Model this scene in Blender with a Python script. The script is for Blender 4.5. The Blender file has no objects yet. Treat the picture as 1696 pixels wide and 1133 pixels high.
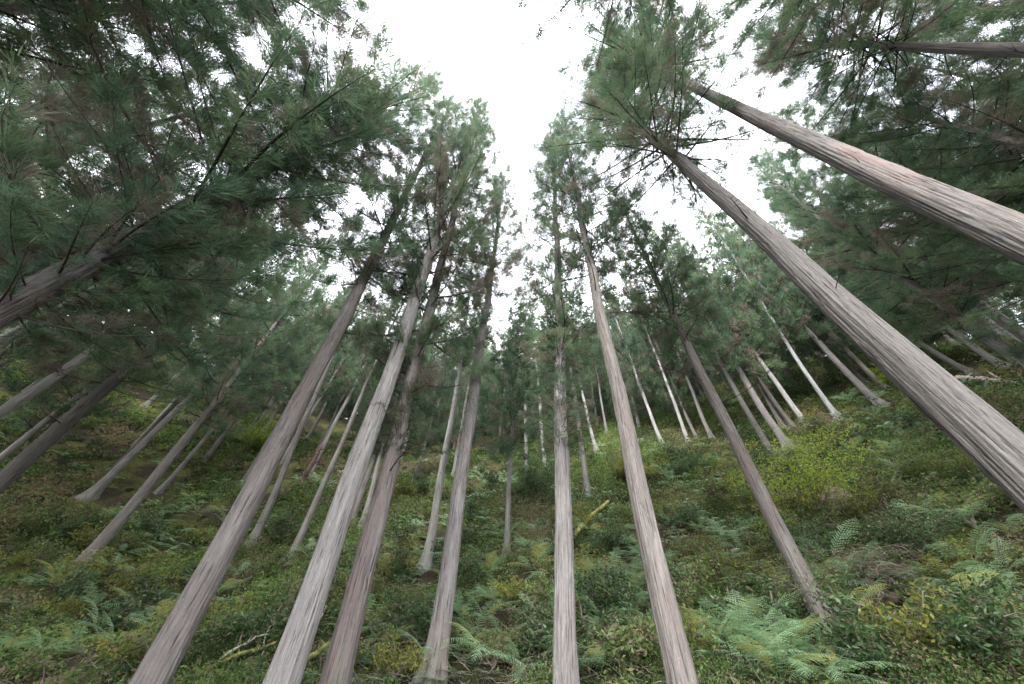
import bpy, math, random
import numpy as np
from mathutils import Vector, Matrix, Quaternion

sc = bpy.context.scene
R = math.radians

# ---------------------------------------------------------------- camera
LENS = 12.5
cd = bpy.data.cameras.new('camera')
cd.sensor_width = 36
cd.lens = LENS
cd.clip_end = 3000
cd.clip_start = .05
cam = bpy.data.objects.new('camera', cd)
sc.collection.objects.link(cam)
F = 1696 * LENS / 36
zen = np.array([52, 566, -F])
zen /= np.linalg.norm(zen)
fw = np.array([0, 0, -1.])
wy = fw - (fw @ zen) * zen
wy /= np.linalg.norm(wy)
wx = np.cross(wy, zen)
m = Matrix([list(wx), list(wy), list(zen)]).to_4x4()
m.translation = (0, 0, 1.6)
cam.matrix_world = m
sc.camera = cam

# ---------------------------------------------------------------- sky, sun, exposure
SUN_EL, SUN_AZ = 48, 205            # degrees; azimuth clockwise from +Y
w = bpy.data.worlds.new('World')
sc.world = w
w.use_nodes = True
nt = w.node_tree
nt.nodes.clear()
n_out = nt.nodes.new('ShaderNodeOutputWorld')
n_bg = nt.nodes.new('ShaderNodeBackground')
n_bg.inputs['Strength'].default_value = .12
n_sky = nt.nodes.new('ShaderNodeTexSky')
n_sky.sky_type = 'NISHITA'
n_sky.sun_disc = False
n_sky.sun_elevation = R(SUN_EL)
n_sky.sun_rotation = R(SUN_AZ)
n_tc = nt.nodes.new('ShaderNodeTexCoord')
n_no = nt.nodes.new('ShaderNodeTexNoise')
n_no.inputs['Scale'].default_value = 2.2
n_no.inputs['Detail'].default_value = 5
n_rp = nt.nodes.new('ShaderNodeValToRGB')
n_rp.color_ramp.elements[0].position = .36
n_rp.color_ramp.elements[0].color = (.55, .55, .55, 1)
n_rp.color_ramp.elements[1].position = .58
n_rp.color_ramp.elements[1].color = (1, 1, 1, 1)
n_mx = nt.nodes.new('ShaderNodeMix')
n_mx.data_type = 'RGBA'
n_mx.inputs['B'].default_value = (10.7, 10.8, 11.7, 1)      # overcast cloud layer
nt.links.new(n_tc.outputs['Generated'], n_no.inputs['Vector'])
nt.links.new(n_no.outputs['Fac'], n_rp.inputs['Fac'])
nt.links.new(n_rp.outputs['Color'], n_mx.inputs['Factor'])
nt.links.new(n_sky.outputs['Color'], n_mx.inputs['A'])
nt.links.new(n_mx.outputs['Result'], n_bg.inputs['Color'])
nt.links.new(n_bg.outputs['Background'], n_out.inputs['Surface'])

sl = bpy.data.lights.new('sun', 'SUN')
sl.energy = 1.5
sl.angle = R(22)
sl.color = (1, .97, .93)
sun = bpy.data.objects.new('sun', sl)
sc.collection.objects.link(sun)
sdir = Vector((math.sin(R(SUN_AZ)) * math.cos(R(SUN_EL)), math.cos(R(SUN_AZ)) * math.cos(R(SUN_EL)), math.sin(R(SUN_EL))))
sun.rotation_euler = sdir.to_track_quat('Z', 'Y').to_euler()

sc.view_settings.view_transform = 'Standard'
sc.view_settings.look = 'None'
sc.view_settings.gamma = 1
sc.view_settings.exposure = 2.55
sc.cycles.max_bounces = 8
sc.cycles.diffuse_bounces = 4
sc.cycles.transmission_bounces = 4
sc.cycles.volume_bounces = 0


# ---------------------------------------------------------------- terrain
_uk = np.array([-400., -60., -12., 3., 11., 16., 44., 56., 70., 120., 400.])
_sk = np.array([0.02, 0.05, 0.10, 0.03, .60, .78, .78, .30, -.12, -.05, 0.0])
_U = np.linspace(-400, 400, 8001)
_Z = np.concatenate([[0], np.cumsum(np.interp((_U[1:] + _U[:-1]) / 2, _uk, _sk) * np.diff(_U))])
_Z -= np.interp(0.0, _U, _Z)


def slope_height(x, y):
    """Smooth hillside: steep, a little hollow, climbing away and to the right."""
    x = np.asarray(x, float)
    y = np.asarray(y, float)
    xx = np.sqrt(np.minimum(x * x, np.where(x < 0, 2200., 900.)) + 4.) - 2.
    return np.interp(y + .35 * x + np.where(x < 0, .0165, .011) * xx * xx, _U, _Z)


# ---------------------------------------------------------------- noise
def _hash(ix, iy, iz, seed):
    h = (ix * 374761393 + iy * 668265263 + iz * 2147483647 + seed * 1274126177) & 0xffffffff
    h = ((h ^ (h >> 13)) * 1274126177) & 0xffffffff
    return ((h ^ (h >> 16)) & 0xffff) / 65535.


def vnoise(x, y, z=0., seed=0):
    x, y, z = np.broadcast_arrays(np.asarray(x, float), np.asarray(y, float), np.asarray(z, float))
    ix, iy, iz = (np.floor(a).astype(np.int64) for a in (x, y, z))
    fx, fy, fz = x - ix, y - iy, z - iz
    fx, fy, fz = (a * a * (3 - 2 * a) for a in (fx, fy, fz))
    r = 0
    for dx in (0, 1):
        for dy in (0, 1):
            for dz in (0, 1):
                wgt = (fx if dx else 1 - fx) * (fy if dy else 1 - fy) * (fz if dz else 1 - fz)
                r = r + wgt * _hash(ix + dx, iy + dy, iz + dz, seed)
    return r * 2 - 1


def height(x, y):
    """Ground height with lumps, ledges and the dark hollow on the right bank."""
    x = np.asarray(x, float)
    y = np.asarray(y, float)
    h = slope_height(x, y)
    k = np.clip((y + .35 * x - 2) / 8, .15, 1)
    h = h + k * (.42 * vnoise(x * .28, y * .28, 0, 5) + .20 * vnoise(x * .8, y * .8, 0, 6) + .07 * vnoise(x * 2.3, y * 2.3, 0, 7))
    h = h - 1.3 * np.exp(-(((x - 9.4) / 1.1) ** 2 + ((y - 9.3) / .8) ** 2))
    return h



# ---------------------------------------------------------------- helpers
def link(o, parent=None):
    sc.collection.objects.link(o)
    if parent is not None:
        o.parent = parent
    return o


def tag(o, label=None, cat=None, group=None, kind=None):
    if label:
        o['label'] = label
    if cat:
        o['category'] = cat
    if group:
        o['group'] = group
    if kind:
        o['kind'] = kind
    return o


def empty(name, loc, label, cat, group=None):
    o = bpy.data.objects.new(name, None)
    o.location = loc
    o.empty_display_size = .2
    link(o)
    return tag(o, label, cat, group)


class MB:
    """Collects numpy faces (triangles and quads) into one mesh."""

    def __init__(self):
        self.v, self.f3, self.f4, self.n = [], [], [], 0
        self.a3, self.a4, self.m3, self.m4 = [], [], [], []
        self.bv = []

    def tris(self, V, tone, mat=0):            # V (n,3,3)
        n = len(V)
        self.v.append(V.reshape(-1, 3))
        self.f3.append(np.arange(3 * n).reshape(-1, 3) + self.n)
        self.a3.append(np.broadcast_to(tone, n).astype(np.float32))
        self.m3.append(np.full(n, mat, np.int32))
        self.n += 3 * n

    def quads(self, V, tone, mat=0):           # V (n,4,3)
        n = len(V)
        self.v.append(V.reshape(-1, 3))
        self.f4.append(np.arange(4 * n).reshape(-1, 4) + self.n)
        self.a4.append(np.broadcast_to(tone, n).astype(np.float32))
        self.m4.append(np.full(n, mat, np.int32))
        self.n += 4 * n

    def indexed(self, V, F4, tone=0., mat=0):
        self.v.append(V)
        self.f4.append(np.asarray(F4) + self.n)
        self.a4.append(np.full(len(F4), tone, np.float32))
        self.m4.append(np.full(len(F4), mat, np.int32))
        self.n += len(V)

    def tube(self, pts, rad, n=5, tone=0., mat=0):
        pts = np.asarray(pts, float)
        k = len(pts)
        rad = np.broadcast_to(rad, k)
        t = np.gradient(pts, axis=0)
        t /= np.linalg.norm(t, axis=1)[:, None] + 1e-9
        ref = np.where(np.abs(t[:, 2:3]) > .85, np.array([[1., 0, 0]]), np.array([[0, 0, 1.]]))
        a = np.cross(t, ref)
        a /= np.linalg.norm(a, axis=1)[:, None] + 1e-9
        b = np.cross(t, a)
        th = np.arange(n) * 2 * np.pi / n
        V = pts[:, None] + rad[:, None, None] * (a[:, None] * np.cos(th)[None, :, None] + b[:, None] * np.sin(th)[None, :, None])
        i = np.arange(k - 1)[:, None] * n
        j = np.arange(n)[None]
        j2 = (j + 1) % n
        F = np.stack([i + j, i + j2, i + n + j2, i + n + j], -1).reshape(-1, 4)
        self.indexed(V.reshape(-1, 3), F, tone, mat)

    def mesh(self, name, mats, smooth=False):
        V = np.concatenate(self.v)
        f3 = np.concatenate(self.f3) if self.f3 else np.zeros((0, 3), int)
        f4 = np.concatenate(self.f4) if self.f4 else np.zeros((0, 4), int)
        tone = np.concatenate(self.a3 + self.a4)
        mi = np.concatenate(self.m3 + self.m4)
        me = bpy.data.meshes.new(name)
        me.vertices.add(len(V))
        me.vertices.foreach_set('co', V.astype(np.float32).ravel())
        nl = f3.size + f4.size
        me.loops.add(nl)
        me.loops.foreach_set('vertex_index', np.concatenate([f3.ravel(), f4.ravel()]).astype(np.int32))
        me.polygons.add(len(f3) + len(f4))
        st = np.concatenate([np.arange(len(f3)) * 3, f3.size + np.arange(len(f4)) * 4]).astype(np.int32)
        me.polygons.foreach_set('loop_start', st)
        for mt in mats:
            me.materials.append(mt)
        me.polygons.foreach_set('material_index', mi)
        at = me.attributes.new('tone', 'FLOAT', 'FACE')
        at.data.foreach_set('value', tone)
        if self.bv:
            at = me.attributes.new('bark', 'FLOAT_VECTOR', 'POINT')
            at.data.foreach_set('vector', np.concatenate(self.bv).astype(np.float32).ravel())
        me.update(calc_edges=True)
        me.polygons.foreach_set('use_smooth', np.full(len(me.polygons), smooth))
        return me


def place(name, me, parent=None, loc=(0, 0, 0)):
    o = bpy.data.objects.new(name, me)
    o.location = loc
    return link(o, parent)


# ---------------------------------------------------------------- materials
def new_mat(name):
    mt = bpy.data.materials.new(name)
    mt.use_nodes = True
    n = mt.node_tree.nodes
    for x in list(n):
        n.remove(x)
    return mt, n, mt.node_tree.links


def ramp(n, stops, inter='LINEAR'):
    r = n.new('ShaderNodeValToRGB')
    r.color_ramp.interpolation = inter
    e = r.color_ramp.elements
    while len(e) < len(stops):
        e.new(.5)
    for el, (p, c) in zip(e, stops):
        el.position = p
        el.color = (*c, 1) if len(c) == 3 else c
    return r


def leaf_mat(name, stops, rough=.55, trans=.3, spec=.35, vary=.12):
    mt, n, l = new_mat(name)
    out = n.new('ShaderNodeOutputMaterial')
    at = n.new('ShaderNodeAttribute')
    at.attribute_name = 'tone'
    oi = n.new('ShaderNodeObjectInfo')
    rp = ramp(n, stops)
    l.new(at.outputs['Fac'], rp.inputs['Fac'])
    hs = n.new('ShaderNodeHueSaturation')
    mr = n.new('ShaderNodeMapRange')
    mr.inputs['To Min'].default_value = 1 - vary * 1.6
    mr.inputs['To Max'].default_value = 1 + vary * 1.6
    l.new(oi.outputs['Random'], mr.inputs['Value'])
    l.new(mr.outputs['Result'], hs.inputs['Value'])
    l.new(rp.outputs['Color'], hs.inputs['Color'])
    bs = n.new('ShaderNodeBsdfPrincipled')
    bs.inputs['Roughness'].default_value = rough
    bs.inputs['Specular IOR Level'].default_value = spec
    l.new(hs.outputs['Color'], bs.inputs['Base Color'])
    tr = n.new('ShaderNodeBsdfTranslucent')
    l.new(hs.outputs['Color'], tr.inputs['Color'])
    mx = n.new('ShaderNodeMixShader')
    mx.inputs['Fac'].default_value = trans
    l.new(bs.outputs['BSDF'], mx.inputs[1])
    l.new(tr.outputs['BSDF'], mx.inputs[2])
    l.new(mx.outputs['Shader'], out.inputs['Surface'])
    return mt


def bark_mat(name, base, dark, pale, red, lichen=.5, redness=.3, bump=.9, moss=.4):
    mt, n, l = new_mat(name)
    out = n.new('ShaderNodeOutputMaterial')
    bs = n.new('ShaderNodeBsdfPrincipled')
    bs.inputs['Roughness'].default_value = .9
    bs.inputs['Specular IOR Level'].default_value = .2
    at = n.new('ShaderNodeAttribute')
    at.attribute_name = 'bark'
    oi = n.new('ShaderNodeObjectInfo')
    ad = n.new('ShaderNodeVectorMath')
    ad.operation = 'ADD'
    sclr = n.new('ShaderNodeVectorMath')
    sclr.operation = 'SCALE'
    cmb = n.new('ShaderNodeCombineXYZ')
    l.new(oi.outputs['Random'], cmb.inputs[0])
    l.new(oi.outputs['Random'], cmb.inputs[2])
    l.new(cmb.outputs[0], sclr.inputs[0])
    sclr.inputs['Scale'].default_value = 37.
    l.new(at.outputs['Vector'], ad.inputs[0])
    l.new(sclr.outputs[0], ad.inputs[1])

    def noise(sx, sz, detail=3, rough=.55, dist=0.):
        mp = n.new('ShaderNodeMapping')
        mp.inputs['Scale'].default_value = (sx, sx, sz)
        l.new(ad.outputs[0], mp.inputs['Vector'])
        no = n.new('ShaderNodeTexNoise')
        no.inputs['Scale'].default_value = 1
        no.inputs['Detail'].default_value = detail
        no.inputs['Roughness'].default_value = rough
        no.inputs['Distortion'].default_value = dist
        l.new(mp.outputs[0], no.inputs['Vector'])
        return no

    strips = noise(33, 1.5, 5, .68, .6)
    fine = noise(75, 5, 3, .65)
    blot = noise(6, .9, 3)
    big = noise(2.2, .35, 2)
    fleck = noise(60, 16, 3, .75, .8)

    def mix(fac, a, b, rng=(.45, .6), top=1.):
        r = n.new('ShaderNodeMapRange')
        r.inputs['From Min'].default_value = rng[0]
        r.inputs['From Max'].default_value = rng[1]
        r.inputs['To Max'].default_value = top
        l.new(fac, r.inputs['Value'])
        x = n.new('ShaderNodeMix')
        x.data_type = 'RGBA'
        l.new(r.outputs[0], x.inputs['Factor'])
        for s, v in (('A', a), ('B', b)):
            if isinstance(v, tuple):
                x.inputs[s].default_value = (*v, 1)
            else:
                l.new(v, x.inputs[s])
        return x.outputs['Result']

    c = mix(fine.outputs['Fac'], tuple(v * .74 for v in base), base, (.38, .58))
    c = mix(big.outputs['Fac'], c, red, (.62 - .25 * redness, .75 - .2 * redness), .75)
    c = mix(blot.outputs['Fac'], c, pale, (.60 - .18 * lichen, .82 - .2 * lichen), .5)
    c = mix(fleck.outputs['Fac'], c, tuple(min(1, v * 1.35) for v in pale), (.66 - .08 * lichen, .74 - .08 * lichen), .45)
    c = mix(strips.outputs['Fac'], dark, c, (.35, .46))
    if moss:
        sp = n.new('ShaderNodeSeparateXYZ')
        l.new(at.outputs['Vector'], sp.inputs[0])
        mr = n.new('ShaderNodeMapRange')
        mr.inputs['From Min'].default_value = 1.6
        mr.inputs['From Max'].default_value = 0.
        mr.inputs['To Min'].default_value = 0
        mr.inputs['To Max'].default_value = .35
        l.new(sp.outputs[2], mr.inputs['Value'])
        aa = n.new('ShaderNodeMath')
        aa.operation = 'ADD'
        l.new(mr.outputs[0], aa.inputs[0])
        l.new(blot.outputs['Fac'], aa.inputs[1])
        c = mix(aa.outputs[0], c, (.05, .062, .022), (.66, .88), moss)
    l.new(c, bs.inputs['Base Color'])
    bm = n.new('ShaderNodeBump')
    bm.inputs['Strength'].default_value = bump
    bm.inputs['Distance'].default_value = .03
    ma = n.new('ShaderNodeMath')
    ma.operation = 'MULTIPLY_ADD'
    l.new(fine.outputs['Fac'], ma.inputs[0])
    ma.inputs[1].default_value = .35
    l.new(strips.outputs['Fac'], ma.inputs[2])
    l.new(ma.outputs[0], bm.inputs['Height'])
    l.new(bm.outputs[0], bs.inputs['Normal'])
    l.new(bs.outputs[0], out.inputs['Surface'])
    return mt


BARK = {
    'grey': bark_mat('bark_grey', (0.189, 0.174, 0.163), (0.048, 0.042, 0.039), (0.317, 0.308, 0.295), (0.176, 0.136, 0.119), .6, .15, .8),
    'pale': bark_mat('bark_pale', (0.224, 0.211, 0.195), (0.062, 0.053, 0.049), (0.343, 0.334, 0.321), (0.202, 0.172, 0.157), .7, .08, .7),
    'brown': bark_mat('bark_brown', (0.176, 0.157, 0.143), (0.048, 0.040, 0.035), (0.317, 0.299, 0.282), (0.167, 0.136, 0.121), .5, .12, .9),
    'red': bark_mat('bark_red', (0.163, 0.141, 0.129), (0.040, 0.033, 0.030), (0.273, 0.260, 0.246), (0.141, 0.110, 0.099), .45, .25, .8),
    'dark': bark_mat('bark_dark', (.12, .11, .102), (.02, .018, .017), (.17, .165, .16), (.08, .065, .06), .35, .2, 1.),
    'near_grey': bark_mat('bark_near_grey', (0.145, 0.134, 0.125), (0.031, 0.026, 0.025), (0.238, 0.231, 0.220), (0.150, 0.110, 0.095), .5, .2, 1.),
    'near_pale': bark_mat('bark_near_pale', (0.163, 0.150, 0.139), (0.035, 0.031, 0.028), (0.264, 0.255, 0.246), (0.207, 0.145, 0.130), .5, .38, 1.),
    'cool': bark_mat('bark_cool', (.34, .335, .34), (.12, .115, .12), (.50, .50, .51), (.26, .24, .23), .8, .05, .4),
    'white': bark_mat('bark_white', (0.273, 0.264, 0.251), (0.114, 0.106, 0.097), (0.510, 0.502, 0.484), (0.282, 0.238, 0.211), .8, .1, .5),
}


def plain_mat(name, col, rough=.85, col2=None, scale=6., bump=.3):
    mt, n, l = new_mat(name)
    out = n.new('ShaderNodeOutputMaterial')
    bs = n.new('ShaderNodeBsdfPrincipled')
    bs.inputs['Roughness'].default_value = rough
    bs.inputs['Specular IOR Level'].default_value = .2
    tc = n.new('ShaderNodeTexCoord')
    no = n.new('ShaderNodeTexNoise')
    no.inputs['Scale'].default_value = scale
    no.inputs['Detail'].default_value = 6
    l.new(tc.outputs['Object'], no.inputs['Vector'])
    rp = ramp(n, [(.38, col), (.62, col2 or tuple(v * .6 for v in col))])
    l.new(no.outputs['Fac'], rp.inputs['Fac'])
    l.new(rp.outputs['Color'], bs.inputs['Base Color'])
    bm = n.new('ShaderNodeBump')
    bm.inputs['Strength'].default_value = bump
    bm.inputs['Distance'].default_value = .05
    l.new(no.outputs['Fac'], bm.inputs['Height'])
    l.new(bm.outputs[0], bs.inputs['Normal'])
    l.new(bs.outputs[0], out.inputs['Surface'])
    return mt


M_TWIG = plain_mat('twig', (.055, .043, .038), .9, (.035, .028, .025), 9)
M_DRYTWIG = plain_mat('dry_twig', (.19, .155, .125), .9, (.09, .07, .055), 9)
M_PALETWIG = plain_mat('bleached_twig', (.42, .37, .31), .8, (.26, .22, .18), 12)
M_CEDAR = leaf_mat('cedar_foliage', [(0, (.047, .088, .054)), (.35, (.088, .152, .086)), (.62, (.145, .212, .105)), (.74, (.165, .16, .11)),
                                      (.84, (.175, .15, .128)), (1, (.19, .148, .118))], .65, .52, .18)
M_FERN = leaf_mat('fern_frond', [(0, (.15, .25, .12)), (.5, (.26, .40, .215)), (.8, (.36, .49, .32)), (1, (.36, .36, .12))], .5, .5, .25, .12)
M_UNDER = leaf_mat('undergrowth_leaf', [(0, (.03, .055, .02)), (.2, (.07, .115, .035)), (.45, (.125, .185, .058)), (.68, (.19, .27, .075)),
                                        (.78, (.20, .185, .10)), (.9, (.18, .135, .09)), (1, (.27, .20, .14))], .6, .45, .12)
M_YELLOW = leaf_mat('yellow_leaf', [(0, (.15, .24, .035)), (.5, (.28, .38, .05)), (1, (.42, .50, .08))], .6, .6, .12)
M_DARKLEAF = leaf_mat('dark_glossy_leaf', [(0, (.025, .05, .02)), (.6, (.06, .115, .04)), (1, (.12, .19, .07))], .4, .3, .3)
M_OLIVE = leaf_mat('olive_leaf', [(0, (.08, .11, .03)), (.5, (.17, .20, .05)), (1, (.32, .29, .07))], .6, .5, .12)
M_ORANGE = leaf_mat('orange_leaf', [(0, (.35, .13, .02)), (1, (.5, .25, .04))], .5, .4, .3)
M_BROADLEAF = leaf_mat('broad_pale_leaf', [(0, (.18, .27, .23)), (1, (.33, .43, .39))], .35, .4, .6)


def ground_mat():
    mt, n, l = new_mat('hill_soil_and_moss')
    out = n.new('ShaderNodeOutputMaterial')
    bs = n.new('ShaderNodeBsdfPrincipled')
    bs.inputs['Roughness'].default_value = .95
    bs.inputs['Specular IOR Level'].default_value = .15
    tc = n.new('ShaderNodeTexCoord')

    def noise(s, d, ro=.6):
        no = n.new('ShaderNodeTexNoise')
        no.inputs['Scale'].default_value = s
        no.inputs['Detail'].default_value = d
        no.inputs['Roughness'].default_value = ro
        l.new(tc.outputs['Object'], no.inputs['Vector'])
        return no
    a, b, c = noise(.55, 5), noise(7, 6, .7), noise(38, 4, .75)
    moss = ramp(n, [(.35, (.028, .036, .012)), (.5, (.075, .085, .02)), (.66, (.125, .115, .03))])
    soil = ramp(n, [(.3, (.010, .008, .006)), (.5, (.034, .026, .018)), (.68, (.10, .075, .05))])
    l.new(b.outputs['Fac'], moss.inputs['Fac'])
    l.new(c.outputs['Fac'], soil.inputs['Fac'])
    mm = n.new('ShaderNodeMath')
    mm.operation = 'MULTIPLY_ADD'
    mm.inputs[1].default_value = .5
    l.new(c.outputs['Fac'], mm.inputs[0])
    l.new(a.outputs['Fac'], mm.inputs[2])
    mr = n.new('ShaderNodeMapRange')
    mr.inputs['From Min'].default_value = .70
    mr.inputs['From Max'].default_value = .84
    l.new(mm.outputs[0], mr.inputs['Value'])
    mx = n.new('ShaderNodeMix')
    mx.data_type = 'RGBA'
    l.new(mr.outputs[0], mx.inputs['Factor'])
    l.new(soil.outputs['Color'], mx.inputs['A'])
    l.new(moss.outputs['Color'], mx.inputs['B'])
    l.new(mx.outputs['Result'], bs.inputs['Base Color'])
    bm = n.new('ShaderNodeBump')
    bm.inputs['Strength'].default_value = .8
    bm.inputs['Distance'].default_value = .08
    l.new(c.outputs['Fac'], bm.inputs['Height'])
    l.new(bm.outputs[0], bs.inputs['Normal'])
    l.new(bs.outputs[0], out.inputs['Surface'])
    return mt


# ---------------------------------------------------------------- ground: one sheet to the horizon
def axis(lo, hi, step, far, grow=1.18):
    a = list(np.arange(lo, hi + 1e-6, step))
    s = step
    while a[-1] < far:
        s *= grow
        a.append(a[-1] + s)
    s = step
    while a[0] > -far:
        s *= grow
        a.insert(0, a[0] - s)
    return np.array(a)


gx = axis(-32, 34, .2, 380)
gy = axis(-2, 46, .2, 380)
X, Y = np.meshgrid(gx, gy)
G = MB()
nx, ny = len(gx), len(gy)
i = np.arange(ny - 1)[:, None] * nx
j = np.arange(nx - 1)[None]
G.indexed(np.stack([X, Y, height(X, Y)], -1).reshape(-1, 3), np.stack([i + j, i + j + 1, i + nx + j + 1, i + nx + j], -1).reshape(-1, 4))
tag(place('ground', G.mesh('ground', [ground_mat()], True)), 'steep mossy hillside rising away under the cedars', kind='structure')


# ---------------------------------------------------------------- trunks
def trunk_mesh(seed, H, D, lean, mat, N=20, fine=False, foot=True, sweep=0.):
    rng = np.random.default_rng(seed)
    z = np.concatenate([np.arange(-1.0, 2.0, .08 if fine else .2), np.arange(2.0, 14, .12 if fine else .6), np.arange(14, H - .1, .5 if fine else 1.1), [H]])
    ph = rng.uniform(0, 6.28, 6)
    zc = np.maximum(z, 0)
    r = D / 2 * (np.clip(1 - zc / H, 0, 1) ** .72 * 1.02 + .03)
    if foot:
        r = r * (1 + .55 * np.exp(-np.maximum(z + .1, -.3) / .33) + .10 * np.exp(-zc / 1.4))
    wob = (.10 + .0035 * H) * (.3 if fine else 1)
    cx = lean[0] * z + wob * (np.sin(z * .23 + ph[0]) - math.sin(ph[0])) * np.clip(zc / 8, 0, 1) * .6 + .02 * np.sin(z * 1.1 + ph[1])
    cy = lean[1] * z + wob * (np.sin(z * .2 + ph[2]) - math.sin(ph[2])) * np.clip(zc / 8, 0, 1) * .6 - sweep * np.exp(-zc / 1.2)
    th = np.arange(N) * 2 * np.pi / N
    Z, T = np.meshgrid(z, th, indexing='ij')
    rr = np.broadcast_to(r[:, None], Z.shape).copy()
    lobes = np.cos(3 * T + ph[3]) * .5 + np.cos(5 * T + ph[4]) * .5
    if foot:
        rr *= 1 + .22 * lobes * np.exp(-np.maximum(Z, 0) / .45) + .035 * lobes
    rr *= 1 + .03 * vnoise(np.cos(T) * 1.5 + seed, np.sin(T) * 1.5, Z * .8, seed)
    if fine:
        k = D / 2 * 30
        rid = vnoise(np.cos(T) * k + .06 * Z + 50, np.sin(T) * k + 50, Z * .7, seed + 3)
        rid2 = vnoise(np.cos(T) * k * 2.2 + 50, np.sin(T) * k * 2.2 + 50, Z * 1.9, seed + 4)
        rr += -.018 * np.clip(1 - np.abs(rid) * 3.2, 0, 1) + .006 * rid2
    V = np.stack([cx[:, None] + rr * np.cos(T), cy[:, None] + rr * np.sin(T), Z], -1).reshape(-1, 3)
    k = len(z)
    i = np.arange(k - 1)[:, None] * N
    j = np.arange(N)[None]
    j2 = (j + 1) % N
    mb = MB()
    mb.indexed(V, np.stack([i + j, i + j2, i + N + j2, i + N + j], -1).reshape(-1, 4))
    mb.bv = [np.stack([D / 2 * np.cos(T), D / 2 * np.sin(T), Z], -1).reshape(-1, 3)]
    return mb.mesh('trunk', [mat], True), (z, cx, cy, r)


# ---------------------------------------------------------------- cedar crowns
def unit(a):
    return a / (np.linalg.norm(a, axis=-1, keepdims=True) + 1e-9)


def crown_mesh(seed, Hc=12., Rc=2.5, nb=90, tufts=15, cords=20, clen=.27, cw=.026, brown=.22, sides=3):
    """Limbs rise from the stem in a spiral, curve up and end in loose tufts of cord-like twigs."""
    rng = np.random.default_rng(seed)
    mb = MB()
    ctr, axs, siz, ton = [], [], [], []
    for b in range(nb):
        t = (b + rng.uniform(0, 1)) / nb
        t = t ** 1.12
        z0 = t * Hc
        L = Rc * (min(1, .45 + t * 4.5)) * (1 - t) ** .62 * rng.uniform(.55, 1.12) + .18
        az = b * 2.39996 + rng.uniform(-.5, .5)
        e0 = rng.uniform(-.25, .30) + .5 * t
        n = 7
        s = np.linspace(0, 1, n)
        el = e0 + s ** 1.5 * rng.uniform(.5, 1.25) - .25 * s * (t < .3)
        aa = az + rng.uniform(-.35, .35) * s
        d = np.stack([np.cos(el) * np.cos(aa), np.cos(el) * np.sin(aa), np.sin(el)], -1)
        P = np.concatenate([[[0, 0, z0]], np.array([[0, 0, z0]]) + np.cumsum(d[:-1] * L / (n - 1), axis=0)])
        mb.tube(P, np.linspace(.008 + .0075 * L, .003, n), sides, 0., 1)
        dead = rng.uniform() < (.16 if t < .35 else .04)
        bt = rng.uniform(0, .45)
        m = max(3, int(tufts * L / Rc * rng.uniform(.7, 1.25)))
        for _ in range(m):
            q = rng.uniform(.05, 1.) ** .75
            k = q * (n - 1)
            i0 = min(int(k), n - 2)
            p = P[i0] + (P[i0 + 1] - P[i0]) * (k - i0)
            side = rng.normal(0, 1, 3)
            side[2] = side[2] * .5 + .15
            side /= np.linalg.norm(side)
            off = side * rng.uniform(.10, .50) * (1.15 - .6 * q)
            if rng.uniform() < .6:
                mb.tube(np.array([p, p + off * .6, p + off + [0, 0, .04]]), [.006, .005, .003], 3, 0., 1)
            tw = off * rng.uniform(.9, 1.5) + d[i0] * rng.uniform(.08, .3) + np.array([0, 0, rng.uniform(-.12, .12)])
            ctr.append(p + off * .25)
            axs.append(tw)
            siz.append(rng.uniform(.75, 1.3))
            if dead or rng.uniform() < brown * (1.25 - q):
                ton.append(rng.uniform(.72, 1.))
            else:
                ton.append(np.clip(bt + rng.uniform(-.12, .3) + .12 * q, 0, .66))
    ctr, axs, siz, ton = map(np.array, (ctr, axs, siz, ton))
    n = len(ctr)
    C_ = np.repeat(ctr, cords, 0)
    T0 = np.repeat(axs, cords, 0)
    A_ = unit(T0)
    S_ = np.repeat(siz, cords)[:, None]
    T_ = np.clip(np.repeat(ton, cords) + rng.normal(0, .04, n * cords), 0, 1)
    rnd = unit(rng.normal(0, 1, (n * cords, 3)))
    ua = rng.uniform(0, 1, (n * cords, 1))
    dirv = unit(A_ * .95 + rnd * .8 + np.array([0, 0, .22]))
    root = C_ + T0 * ua + rnd * .05 * S_
    ln = clen * S_ * rng.uniform(.45, 1.1, (n * cords, 1)) * (1.15 - .5 * ua)
    wv = unit(np.cross(dirv, unit(rng.normal(0, 1, (n * cords, 3))))) * cw * rng.uniform(.6, 1.2, (n * cords, 1)) * .5
    curve = (np.array([0, 0, 1.]) + rnd * .5) * ln * rng.uniform(-.12, .22, (n * cords, 1))
    mid = root + dirv * ln * .5 - curve * .25
    tip = root + dirv * ln + curve * .6
    mb.quads(np.stack([root - wv * .6, root + wv * .6, mid + wv, mid - wv], 1), T_)
    mb.tris(np.stack([mid - wv, mid + wv, tip], 1), T_)
    return mb.mesh('crown', [M_CEDAR, M_TWIG])


NEAR = [crown_mesh(11 + s, 13, 2.7, 120, 23, 42, .21, .0145, .16, 4) for s in range(5)]
FAR = [crown_mesh(31 + s, 12, 2.5, 100, 17, 20, .30, .032, .2) for s in range(5)]
BIG = [crown_mesh(71 + s, 16, 4.4, 135, 40, 50, .23, .0115, .14, 4) for s in range(3)]
THIN = [crown_mesh(51 + s, 12, 2.0, 85, 13, 26, .22, .02, .3) for s in range(3)]


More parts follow.
